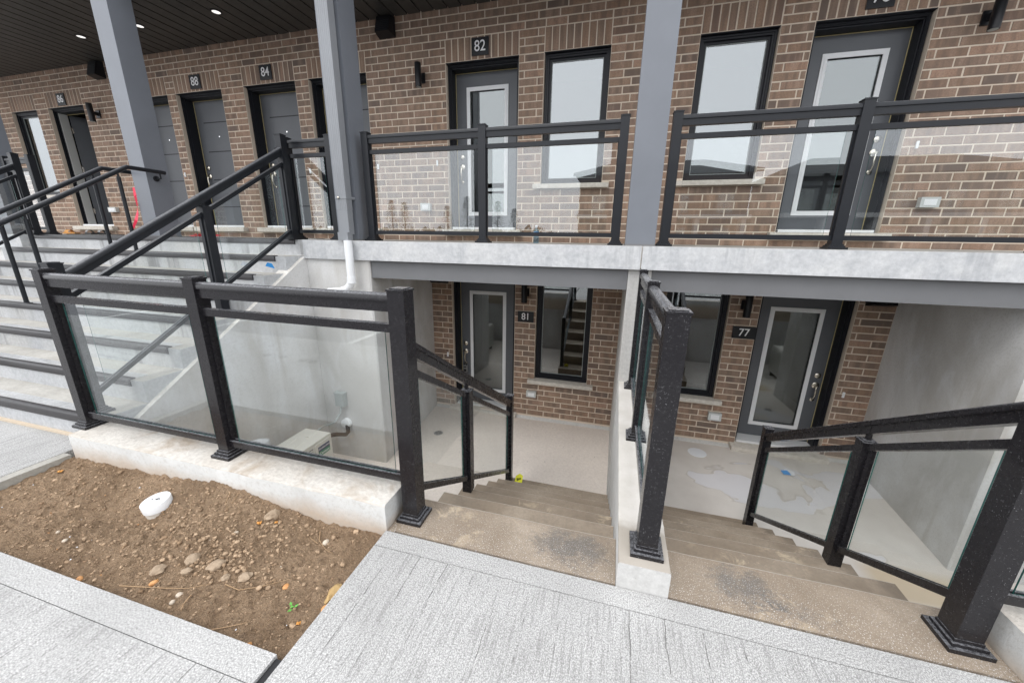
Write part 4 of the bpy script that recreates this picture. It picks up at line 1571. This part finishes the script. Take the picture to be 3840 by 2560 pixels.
def sconce(x, z0, z1, side, label, y=5.245, r=.043):
    s = thing('wall_light', (x, YW, z0), label, 'wall light', 'black cylinder wall lights')
    b = MB(); b.lathe([(r*.9, z0+.006), (r, z0+.004), (r, z1-.003), (r*.97, z1)], (x, y, 0), 32); b.build('shade', 'black', s)
    b = MB(); b.lathe([(r*.8, z0+.012), (r*.8, z0+.003)], (x, y, 0), 24); b.build('lamp_glass', 'vinylgrey', s)
    zc = (z0+z1)/2
    b = MB(); b.box(x-.018, x+.018, y+r-.004, YW-.02, zc-.028, zc+.028); b.box(x-.05, x+.05, YW-.0195, YW-.001, zc-.06, zc+.06); b.bevel(.003); b.build('bracket', 'black', s)
sconce(-2.80, 3.44, 3.73, 0, 'black cylinder wall light left of door 82')
sconce(3.255, 3.45, 3.74, 0, 'black cylinder wall light right of door 78, at the top right')
sconce(-9.35, 3.40, 3.70, 0, 'black cylinder wall light right of door 86')
sconce(-1.255, .575, .86, 0, 'black cylinder wall light half hidden by the beam over the left court')
sconce(1.64, .56, .85, 0, 'black cylinder wall light half hidden by the beam over the right court')


def vent(x0, x1, z0, z1, label, d=.15):
    v = thing('vent_hood', ((x0+x1)/2, YW, z0), label, 'vent hood', 'black vent hoods')
    b = MB()
    xm = .02
    P0 = [(x0, YW-.003, z0-.01), (x1, YW-.003, z0-.01), (x1, YW-.003, z1), (x0, YW-.003, z1)]
    P1 = [(x0+xm, YW-d, z0+.02), (x1-xm, YW-d, z0+.02), (x1-xm, YW-d*.6, z1-.01), (x0+xm, YW-d*.6, z1-.01)]
    v0 = [b.bm.verts.new(p) for p in P0]; v1 = [b.bm.verts.new(p) for p in P1]
    b.bm.faces.new(v0); b.bm.faces.new(v1)
    for i in range(4):
        b.bm.faces.new((v0[i], v0[(i+1) % 4], v1[(i+1) % 4], v1[i]))
    b.bevel(.006, 2)
    b.build('hood', 'black', v)
    b = MB()
    for k in range(6):
        z = z0+.035+k*(z1-z0-.08)/6
        tt = (z-z0-.02)/(z1-z0-.03)
        yy = YW-d+(d*.4)*tt-.004
        b.box(x0+.035, x1-.035, yy, yy+.004, z, z+.008)
    b.build('louvres', 'frame', v)
vent(-3.42, -3.17, 4.11, 4.335, 'black vent hood on the brick under the soffit right of the downspout')
vent(-9.17, -8.93, 4.09, 4.335, 'black vent hood on the brick under the soffit left of the first column')
vent(-2.78, -2.50, .80, 1.02, 'black vent hood high at the left of door 81', .12)
vent(2.90, 3.17, .78, 1.01, 'black vent hood high at the right of door 77', .12)


def outlet(x0, x1, z0, z1, label):
    o = thing('outlet_cover', ((x0+x1)/2, YW, z0), label, 'outlet cover', 'weatherproof outlet covers')
    b = MB(); b.box(x0, x1, YW-.06, YW-.002, z0, z1); b.bevel(.014, 3); b.build('cover', 'clearplastic', o)
    b = MB(); b.box(x0+.03, x1-.03, YW-.064, YW-.0605, z0+.022, z1-.022); b.bevel(.0012); b.build('lid', 'white', o)
outlet(-1.20, -1.045, -.925, -.83, 'cloudy plastic outlet cover below the window of the left court')
outlet(1.42, 1.585, -.93, -.82, 'cloudy plastic outlet cover below the window of the right court')
outlet(3.115, 3.285, 1.87, 1.975, 'cloudy plastic outlet cover low on the brick at the right end of the platform')
outlet(-2.89, -2.735, 1.86, 1.965, 'pale outlet cover left of door 82 behind the glass')
outlet(-9.66, -9.45, 1.86, 1.95, 'pale outlet cover right of the open door 86')


def bell(x, z, label):
    b = MB(); b.box(x-.012, x+.012, YW-.014, YW-.001, z-.036, z+.036); b.bevel(.002)
    b.build('doorbell', 'white', label=label, cat='doorbell', group='white doorbells')
bell(-2.616, 2.512, 'white doorbell left of the upper glazed door in the middle of the photo')
bell(2.974, 2.503, 'white doorbell on the brick at the upper right, seen through glass')
bell(2.927, -.376, 'white doorbell on the narrow brick pier at the right court door')
bell(-2.548, -.370, 'white doorbell on the narrow brick pier at the left court door')
bell(-7.531, 2.486, 'white doorbell on the thin brick pier just right of the first column')
bell(-4.839, 2.469, 'white doorbell seen through the short railing glass')
bell(-3.592, 2.494, 'white doorbell right of the downspout')

# ------------------------------------------------------------------ railings
CAP = [(-.031, -.034), (-.031, -.014), (-.026, -.005), (-.016, 0), (0, .002), (.016, 0), (.026, -.005), (.031, -.014), (.031, -.034), (.022, -.036), (.022, -.084), (-.022, -.084), (-.022, -.036)]
MID = [(-.019, -.040), (-.019, 0), (.019, 0), (.019, -.040)]
BOT = [(-.019, -.040), (-.019, 0), (-.007, 0), (-.007, -.008), (.007, -.008), (.007, 0), (.019, 0), (.019, -.040)]


def post(rail, x, y, zb, h, mat, base=True, w=.038, cap=True, name='post'):
    b = MB(); b.box(x-w, x+w, y-w, y+w, zb+.002, zb+h-.012); b.bevel(.005, 2)
    p = b.build(name, mat, rail, origin=(x, y, zb))
    if cap:
        b = MB(); b.box(x-w-.004, x+w+.004, y-w-.004, y+w+.004, zb+h-.012, zb+h-.003); b.box(x-w+.008, x+w-.008, y-w+.008, y+w-.008, zb+h-.0028, zb+h+.002)
        b.bevel(.003, 2); b.build('post_cap', mat, p)
    if base:
        b = MB()
        e = .070
        b.box(x-e, x+e, y-e, y+e, zb, zb+.018)
        b.box(x-e+.014, x+e-.014, y-e+.014, y+e-.014, zb+.0182, zb+.032)
        b.box(x-e+.024, x+e-.024, y-e+.024, y+e-.024, zb+.0322, zb+.046)
        b.bevel(.004, 2); b.build('base_plate', mat, p)
    return p


def panel(rail, p0, p1, zt, zbt, mat, top=True, inset=.062, glass=True, ends=(0, 0)):
    """rails and glass between two post centres; p=(x,y); zt=(top heights), zbt = bottom heights for glass/bottom rail"""
    P0, P1 = Vector((p0[0], p0[1], 0)), Vector((p1[0], p1[1], 0))
    d = (P1-P0); L = d.length; d.normalize()
    side = Vector((-d.y, d.x, 0))
    def at(s, z0, z1):
        f = s/L
        q = P0+d*s
        return (q.x, q.y, z0+(z1-z0)*f)
    e0, e1 = .034, L-.034
    b = MB(); b.sweep(CAP, at(e0, zt[0], zt[1]), at(e1, zt[0], zt[1]), side); b.build('top_rail', mat, rail)
    b = MB(); b.sweep(MID, at(e0, zt[0]-.145, zt[1]-.145), at(e1, zt[0]-.145, zt[1]-.145), side); b.build('mid_rail', mat, rail)
    b = MB(); b.sweep(BOT, at(e0, zbt[0], zbt[1]), at(e1, zbt[0], zbt[1]), side); b.build('bottom_rail', mat, rail)
    for s in (e0+.006, e1-.006):
        b = MB()
        q = at(s, 0, 0)
        zt_ = at(s, zt[0], zt[1])[2]-.187
        zb_ = at(s, zbt[0], zbt[1])[2]+.001
        b.sweep([(-.009, 0), (.009, 0), (.009, zt_-zb_), (-.009, zt_-zb_)], at(s-.008, zb_, zb_), at(s+.008, zb_, zb_), side)
        b.build('glass_channel', mat, rail)
    if glass:
        s0, s1 = inset+.034, L-inset-.034
        hw = .003
        b = MB()
        g = []
        for sgn in (-hw, hw):
            a = Vector(at(s0, zbt[0], zbt[1]))+side*sgn
            c = Vector(at(s1, zbt[0], zbt[1]))+side*sgn
            tz0 = at(s0, zt[0], zt[1])[2]-.188
            tz1 = at(s1, zt[0], zt[1])[2]-.188
            g.append([(a.x, a.y, a.z-.006), (c.x, c.y, c.z-.006), (c.x, c.y, tz1), (a.x, a.y, tz0)])
        b.face(g[0], 'glass'); b.face(list(reversed(g[1])), 'glass')
        for k in range(4):
            j = (k+1) % 4
            b.face([g[0][k], g[1][k], g[1][j], g[0][j]], 'glassedge')
        b.build('glass_panel', 'glass', rail)


# platform railings
def plat_rail(xs, label, drop=False):
    r = thing('glass_railing', ((xs[0]+xs[-1])/2, 3.83, ZP), label, 'railing', 'black and glass railings')
    for x in xs:
        post(r, x, 3.83-.03, ZP, 1.105, 'rail')
    for a, c in zip(xs, xs[1:]):
        panel(r, (a, 3.80), (c, 3.80), (ZP+1.075,)*2, (ZP+.112,)*2, 'rail')
plat_rail([-2.675, -1.36, -.03], 'black railing with two glass panels on the platform in front of door 82')
plat_rail([.40, 1.735, 3.07, 4.4], 'black railing with glass panels on the platform in front of door 78')
plat_rail([-3.72, -3.14], 'short black railing with one narrow glass panel left of the downspout')
plat_rail([-8.86, -8.28], 'short black railing left of the head of the wide stair')

# wide stair side railings, raked
def raked(x, label, far=False):
    r = thing('stair_railing', (x, 1.63, RS), label, 'railing', 'black and glass railings')
    top = lambda y: 1.204+.605*(y-1.684)+.018
    bot = lambda y: top(y)-.855
    post(r, x, 1.63, RS, 1.105, 'rail')
    post(r, x, 3.665, ZP, 1.105, 'rail')
    ym = 2.70
    post(r, x, ym, RS*4, top(ym)-.11-RS*4, 'rail', base=False)
    b = MB(); b.box(x-.012, x+.012, ym-.012, ym+.012, top(ym)-.111, top(ym)-.078); b.build('spacer', 'rail', r)
    panel(r, (x, 1.63), (x, ym), (top(1.63), top(ym)), (bot(1.63), bot(ym)), 'rail')
    panel(r, (x, ym), (x, 3.665), (top(ym), top(3.665)), (bot(ym), bot(3.665)), 'rail')
    # the top rail runs on over the middle post
    b = MB(); b.sweep(CAP, (x, ym-.036, top(ym-.036)), (x, ym+.036, top(ym+.036)), (1, 0, 0)); b.build('rail_splice', 'rail', r)
raked(-3.66, 'raked black railing with glass on the right side of the wide stair')
raked(-8.34, 'raked black railing with glass on the left side of the wide stair')

# twin pipe handrails either side of the first column
def handrail(x, sgn, label):
    r = thing('handrail', (x, 2.5, RS*4), label, 'handrail', 'black pipe handrails')
    z = lambda y: 2.245+.605*(y-3.46)
    pts = [(x, 1.2, z(1.2)), (x, 1.32, z(1.32)), (x, 3.42, z(3.42)), (x, 3.455, z(3.46)-.004), (x, 3.50, z(3.46)-.004), (x, 3.83, z(3.46)-.006), (x, 3.86, z(3.46)-.010), (x, 3.875, z(3.46)-.03)]
    b = MB(); b.tube(pts[:-1], .025, 14); b.build('rail', 'rail', r)
    for y, k in ((1.62, 1), (2.49, 4), (3.35, 7)):
        b = MB(); b.tube([(x, y, RS*k), (x, y, z(y)-.06)], .020, 12); b.tube([(x, y, z(y)-.06), (x, y, z(y))], .010, 10)
        b.build('baluster', 'rail', r)
        b = MB(); b.box(x-.05, x+.05, y-.025, y+.025, RS*k+.001, RS*k+.009); b.lathe([(.008, .009), (.008, .02)], (x-.038, y, RS*k), 8); b.lathe([(.008, .009), (.008, .02)], (x+.038, y, RS*k), 8)
        b.build('foot', 'rail', r)
    cxs = -6.0+sgn*.13
    b = MB(); b.lathe([(.034, sgn*.001), (.034, sgn*.012), (.014, sgn*.016)], (cxs, 3.80, z(3.46)-.085), 20, axis='x')
    b.tube([(cxs+sgn*.01, 3.80, z(3.46)-.085), (x, 3.80, z(3.46)-.085), (x, 3.80, z(3.46)-.02)], .009, 8)
    b.build('wall_bracket', 'rail', r)
handrail(-5.78, 1, 'black pipe handrail on the right side of the first column')
handrail(-6.22, -1, 'black pipe handrail on the left side of the first column')

# ground and wall left of the wide stair
b = MB(); b.box(-18, -8.555, 1.558, 3.598, -.12, -.002); b.build('walk_slab', 'walk', walk)
wall('back_wall', [(-18, -8.56, 3.60, 3.80, -.1, 1.226)], 'court_wall', 'concrete wall under the platform left of the wide stair')

# street-side railing of the left court
r1 = thing('glass_railing', (-2.2, 1.52, .154), 'wet black railing with two glass panels on the low wall along the soil bed', 'railing', 'black and glass railings')
post(r1, -3.53, 1.525, .154, 1.10, 'rail_wet')
post(r1, -2.235, 1.522, .154, 1.10, 'rail_wet')
post(r1, -.955, 1.52, 0, 1.255, 'rail_wet', w=.043)
panel(r1, (-3.53, 1.525), (-2.235, 1.522), (1.228,)*2, (.262,)*2, 'rail_wet')
panel(r1, (-2.235, 1.522), (-.955, 1.52), (1.228,)*2, (.262,)*2, 'rail_wet')


def down_rail(x, label, start):
    r = thing('stair_railing', (x, 2.4, -.374), label, 'railing', 'black and glass railings')
    top = lambda y: .985-.605*(y-1.58)
    bot = lambda y: top(y)-.815
    post(r, x, 2.27, -RT*2, top(2.27)-.115+RT*2, 'rail_wet', base=False, w=.034)
    b = MB(); b.box(x-.010, x+.010, 2.26, 2.28, top(2.27)-.116, top(2.27)-.078); b.build('spacer', 'rail_wet', r)
    post(r, x, 3.43, -RT*6, 1.05, 'rail_wet', base=False, w=.032)
    panel(r, (x, start), (x, 2.27), (top(start), top(2.27)), (bot(start), bot(2.27)), 'rail_wet')
    panel(r, (x, 2.27), (x, 3.43), (top(2.27), top(3.43)), (bot(2.27), bot(3.43)), 'rail_wet')
    b = MB(); b.sweep(CAP, (x, 2.233, top(2.233)), (x, 2.307, top(2.307)), (1, 0, 0)); b.build('rail_splice', 'rail_wet', r)
    return r
down_rail(-.945, 'black raked railing with glass going down the left court stairs', 1.52)
r5 = down_rail(1.405, 'black raked railing with glass going down the right court stairs', 1.52)
r6 = thing('glass_railing', (2.6, 1.52, .154), 'wet black railing with its corner post at the bottom right of the photo', 'railing', 'black and glass railings')
post(r6, 1.405, 1.52, 0, 1.255, 'rail_wet', w=.043)
post(r6, 2.70, 1.522, .154, 1.10, 'rail_wet')
post(r6, 3.93, 1.522, .154, 1.10, 'rail_wet')
panel(r6, (1.405, 1.52), (2.70, 1.522), (1.228,)*2, (.262,)*2, 'rail_wet')
panel(r6, (2.70, 1.522), (3.93, 1.522), (1.228,)*2, (.262,)*2, 'rail_wet')

# railing on the divider wall
r7 = thing('glass_railing', (.235, 2.5, .131), 'wet black railing with glass running back along the divider wall', 'railing', 'black and glass railings')
for y, w in ((1.503, .043), (2.53, .036), (3.50, .034)):
    post(r7, .238, y, .131, 1.105, 'rail_wet', w=w)
panel(r7, (.238, 1.503), (.238, 2.53), (1.208,)*2, (.24,)*2, 'rail_wet')
panel(r7, (.238, 2.53), (.238, 3.50), (1.208,)*2, (.24,)*2, 'rail_wet')

# ------------------------------------------------------------------ air conditioner in the left court
ac = thing('air_conditioner', (-3.10, 2.65, ZF), 'cream outdoor air conditioner unit against the side wall of the left court', 'air conditioner')
ax0, ax1, ay0, ay1, az0, az1 = -3.285, -2.945, 2.28, 3.09, ZF+.09, -.655
b = MB(); b.box(ax0, ax1, ay0, ay1, az0, az1); b.bevel(.022, 3); b.build('casing', 'acbody', ac)
b = MB()
for k in range(2):
    xx = ax0+.07+k*.13
    b.sweep([(-.03, 0), (-.022, .007), (.022, .007), (.03, 0)], (xx, ay0+.06, az1-.001), (xx, ay1-.22, az1-.001), (1, 0, 0))
b.sweep([(-.03, 0), (-.022, .007), (.022, .007), (.03, 0)], (ax0+.17, ay1-.16, az1-.001), (ax0+.171, ay1-.05, az1-.001), (1, 0, 0))
b.build('lid_ribs', 'acbody', ac)
b = MB(); b.box(ax1-.002, ax1+.006, ay0+.03, ay1-.27, az0+.05, az1-.05, 'acdark'); b.build('grille_back', 'acdark', ac)
b = MB()
for k in range(24):
    z = az0+.06+k*(az1-az0-.12)/23
    b.box(ax1+.0065, ax1+.016, ay0+.03, ay1-.27, z-.004, z+.004)
for k in range(3):
    y = ay0+.04+k*(ay1-ay0-.32)/2
    b.box(ax1+.0165, ax1+.019, y-.004, y+.004, az0+.05, az1-.05)
b.build('grille_bars', 'acbody', ac, kind='stuff')
b = MB(); b.box(ax1-.001, ax1+.010, ay1-.25, ay1-.012, az0+.03, az1-.03); b.bevel(.004); b.build('side_cover', 'acbody', ac)
b = MB(); b.box(ax1+.0102, ax1+.012, ay1-.21, ay1-.045, az1-.125, az1-.068, 'navy'); b.box(ax1+.0102, ax1+.012, ay1-.21, ay1-.045, az1-.182, az1-.1252, 'green')
b.build('sticker', 'green', ac)
text('Comfort-Aire', .028, 'digit', ac, (ax1+.0125, ay1-.128, az1-.097), (math.pi/2, 0, math.pi/2), 'lettering', .0004)
text('Century', .044, 'digit', ac, (ax1+.0125, ay1-.128, az1-.155), (math.pi/2, 0, math.pi/2), 'lettering', .0004)
b = MB()
for y in (ay0+.1, ay1-.14):
    b.box(ax0+.01, ax1-.01, y, y+.05, ZF, az0+.002)
b.build('feet', 'acdark', ac)
b = MB(); b.tube([(-3.10, ay1-.02, -.80), (-3.08, 3.16, -.76), (-3.02, 3.26, -.78), (-3.02, 3.40, -.86), (-3.06, 3.50, -.88), (-3.12, 3.56, -.84), (-3.14, 3.60, -.81)], .024, 12)
b.build('refrigerant_line', 'foam', ac)
b = MB(); b.tube([(-3.20, ay1-.01, -.72), (-3.20, 3.25, -.70), (-3.19, 3.42, -.74), (-3.18, 3.53, -.66), (-3.175, 3.565, -.56)], .010, 10)
b.build('cable', 'vinylgrey', ac)
ac2 = thing('air_conditioner', (.47+3.10, 2.65, ZF), 'cream air conditioner in the right court, seen mirrored in the glass of door 77', 'air conditioner')
for ch in list(ac.children):
    if ch.name.split('.')[0] in ('lettering', 'refrigerant_line', 'cable'):
        continue
    me2 = ch.data.copy()
    base_x = ch.matrix_basis.translation.x+ac.location.x
    for v in me2.vertices:
        v.co.x = (.47-(v.co.x+base_x))-ac2.location.x
    me2.flip_normals()
    o2 = bpy.data.objects.new(ch.name.split('.')[0], me2)
    COL.objects.link(o2)
    o2.parent = ac2
    o2.location = (0, ch.location.y, ch.location.z)
    if 'kind' in ch:
        o2['kind'] = ch['kind']
eb = thing('disconnect_box', (-3.17, 3.6, -.56), 'grey electrical box on the back wall above the air conditioner', 'electrical box')
b = MB(); b.box(-3.235, -3.11, 3.53, 3.5985, -.565, -.40); b.bevel(.004); b.build('box', 'vinylgrey', eb)
b = MB(); b.box(-3.242, -3.103, 3.522, 3.598, -.399, -.388); b.box(-3.185, -3.16, 3.522, 3.5295, -.56, -.54); b.build('lid', 'vinylgrey', eb)
b = MB(); b.lathe([(.062, 0), (.062, -.05), (.058, -.052)], (-3.14, 3.5985, -.81), 24, axis='y'); b.build('pipe_sleeve', 'white', label='white round pipe sleeve in the back wall by the air conditioner', cat='pipe sleeve')

# ------------------------------------------------------------------ small things on the platform
wb = thing('water_bottle', (-.905, 4.3, ZP), 'clear blue plastic water bottle standing on the platform near door 82', 'bottle')
M['bottle'] = glass_mat('bottle_plastic', (.62, .80, .92), .04)
b = MB(); b.lathe([(.030, 0), (.032, .01), (.032, .06), (.029, .07), (.032, .08), (.032, .13), (.012, .165), (.012, .18)], (-.905, 4.3, ZP), 20); b.build('body', 'bottle', wb)
b = MB(); b.lathe([(.014, .178), (.014, .196)], (-.905, 4.3, ZP), 16); b.build('bottle_cap', 'white', wb)
b = MB(); b.lathe([(.0326, .085), (.0326, .125)], (-.905, 4.3, ZP), 20); b.build('wrap', 'blue', wb)

gr = thing('trench_grate', (-6, 4.0, ZP), 'long slotted metal drain grate at the head of the wide stair', 'grate')
b = MB(); b.box(-8.45, -3.55, 3.96+.03, 4.13, ZP, ZP+.004); b.build('channel', 'metalgrey', gr)
b = MB()
x = -8.43
while x < -3.6:
    b.box(x, x+.018, 4.01, 4.11, ZP+.0042, ZP+.010)
    x += .04
b.build('bars', 'metalgrey', gr, kind='stuff')


def ribbon(pts, w, mat, label, name):
    b = MB()
    vs = []
    for i, p in enumerate(pts):
        p = Vector(p)
        a = i*.9
        s = Vector((math.cos(a)*w*.7, math.sin(a)*.01, w*.3*math.sin(a*.7)+.004))
        vs.append((p-s, p+s))
    for (a, c), (d, e) in zip(vs, vs[1:]):
        b.face([a, c, e, d])
    b.build(name, mat, label=label, cat='tape')


ribbon([(-6.155, 3.70, 2.05), (-6.15, 3.695, 1.95), (-6.145, 3.69, 1.82), (-6.17, 3.69, 1.74), (-6.22, 3.68, 1.64), (-6.29, 3.67, 1.54), (-6.36, 3.66, 1.46), (-6.42, 3.66, 1.445)], .030, 'red', 'red barrier tape hanging from the first column down to the stair head', 'barrier_tape')
b = MB()
for k in range(30):
    x = -5.75+.42*random.random(); y = 3.99+.12*random.random()
    mt = Matrix.Translation((x, y, ZP+.012+.03*random.random())) @ Matrix.Rotation(random.uniform(0, 3), 4, 'Z') @ Matrix.Rotation(random.uniform(-.6, .6), 4, 'X')
    b.box(-.05, .05, -.012, .012, 0, .001, None, mt)
b.build('barrier_tape', 'red', label='crumpled heap of red barrier tape right of the first column', cat='tape')

mt_ = thing('doormat', (-9.55, 4.9, ZP), 'dark doormat before the open door 86', 'doormat')
b = MB(); b.box(-9.95, -9.05, 4.75, 5.12, ZP, ZP+.012); b.bevel(.003); b.build('pad', 'mat', mt_)
def slipper(x, y, a, mat, label, stripes):
    s = thing('sandal', (x, y, ZP+.012), label, 'sandal', 'sandals by the open door')
    T = Matrix.Translation((x, y, ZP+.0125)) @ Matrix.Rotation(a, 4, 'Z')
    b = MB()
    b.box(-.045, .045, -.13, .13, 0, .022, None, T); b.bevel(.014, 3); b.build('sole', mat, s)
    b = MB()
    for k in range(9):
        t0, t1 = math.pi*k/9, math.pi*(k+1)/9
        q = [T @ Vector((.048*math.cos(tt), yy, .022+.05*math.sin(tt))) for tt, yy in ((t0, 0), (t1, 0), (t1, .09), (t0, .09))]
        b.face(q)
    b.build('strap', mat, s)
    if stripes:
        b = MB()
        for yy in (.015, .04, .065):
            for k in range(1, 8):
                t0, t1 = math.pi*k/9, math.pi*(k+1)/9
                b.face([T @ Vector((.0495*math.cos(tt), y2, .0225+.051*math.sin(tt))) for tt, y2 in ((t0, yy), (t1, yy), (t1, yy+.012), (t0, yy+.012))])
        b.build('stripes', 'white', s)
slipper(-9.48, 4.86, 1.4, 'rubber', 'black sandal with white stripes, left one of the pair', True)
slipper(-9.36, 4.98, 1.5, 'rubber', 'black sandal with white stripes, right one of the pair', True)
slipper(-9.90, 4.80, 1.7, 'sandal', 'orange brown sandal beside the black pair', False)

# ------------------------------------------------------------------ houses and trees across the road, seen mirrored in the glass
def far_house(x0, x1, y, h, label, mat):
    hse = thing('townhouse', ((x0+x1)/2, y, -.1), label, 'house', 'houses across the road')
    b = MB(); b.box(x0, x1, y-9, y, -.1, h, mat); b.build('wall', mat, hse)
    b = MB()
    zr = h+1.8
    o = .7
    P = [(x0-o, y+o, h), (x1+o, y+o, h), (x1+o, y-9-o, h), (x0-o, y-9-o, h)]
    q0, q1 = (x0+3.5, y-4.5, zr), (x1-3.5, y-4.5, zr)
    b.face([P[0], P[1], q1, q0]); b.face([P[2], P[3], q0, q1]); b.face([P[1], P[2], q1]); b.face([P[3], P[0], q0]); b.face(P)
    b.build('roof', 'darkroof', hse)
    b = MB(); b.box(x0-o, x1+o, y+o-.05, y+o, h-.3, h); b.build('fascia', 'fargrey', hse)
    n = int((x1-x0)/3.6)
    for i in range(n):
        xc = x0+(x1-x0)*(i+.5)/n
        for z in (.9, 4.2):
            if z+1.9 < h:
                b = MB(); b.box(xc-.75, xc+.75, y, y+.06, z, z+1.9); w = b.build('window', 'fargrey', hse)
                b = MB(); b.box(xc-.68, xc-.03, y+.061, y+.07, z+.07, z+1.83); b.box(xc+.03, xc+.68, y+.061, y+.07, z+.07, z+1.83); b.build('pane', 'doorglass', w)
        b = MB(); b.box(xc+1.35, xc+1.75, y+.002, y+1.4, -.1, 3.6); b.build('pier', 'farwhite', hse)
    b = MB(); b.box(x0, x1, y+.003, y+1.6, 3.62, 4.0); b.build('balcony', 'farwhite', hse)
far_house(-4.5, 12.0, -36, 8.2, 'brown townhouse block across the road with white piers', 'farbrick')
far_house(14.0, 32.0, -34, 7.6, 'grey and brown townhouse block across the road, right one', 'fargrey')


def conifer(x, y, h, label):
    tr = thing('conifer_tree', (x, y, -.1), label, 'tree', 'conifers across the road')
    b = MB(); b.tube([(x, y, -.1), (x, y, h)], .12, 8, rads=[.16, .02]); b.build('trunk', 'bark', tr)
    b = MB()
    n = int(h*170)
    for i in range(n):
        f = random.random()**.8
        z = .6+f*(h-.6)
        R = (1-f)*h*.30+.12
        a = random.uniform(0, 6.28)
        r0 = random.uniform(.1, 1)*R
        c = Vector((x+math.cos(a)*r0, y+math.sin(a)*r0, z-r0*.18))
        u = Vector((math.cos(a), math.sin(a), -.25))*random.uniform(.18, .35)
        v = Vector((-math.sin(a), math.cos(a), random.uniform(-.3, .3)))*random.uniform(.05, .12)
        b.face([c-v, c+u*.6-v*.4, c+u, c+u*.5+v])
    b.build('crown', 'needles', tr, kind='stuff')
for i, (x, h) in enumerate(((-26, 5.6), (-20.5, 5.2), (-18.2, 6.3), (-14.5, 5.8), (-12.6, 5.0), (-30, 6.2))):
    conifer(x, -36-i*.7, h, ['lone conifer across the road', 'short conifer left of a tall pair across the road', 'tall conifer of the pair across the road', 'second conifer of the pair across the road', 'smallest conifer nearest the houses across the road', 'farthest left conifer across the road'][i])
b = MB()
for i in range(1500):
    x = random.uniform(-60, -9); y = random.uniform(-50, -42); z = random.uniform(0, 2.6+noise.noise(Vector((x*.3, 0, 0)))*1.2)
    s = random.uniform(.3, .6)
    a = random.uniform(0, 6.28)
    b.face([(x-s*math.cos(a), y, z-s*.5), (x+s*math.cos(a), y+s*math.sin(a), z-s*.4), (x+s*.4, y, z+s*.6)])
b.build('far_hedge', 'needles', kind='stuff', label='far green hedge line across the road', cat='hedge')
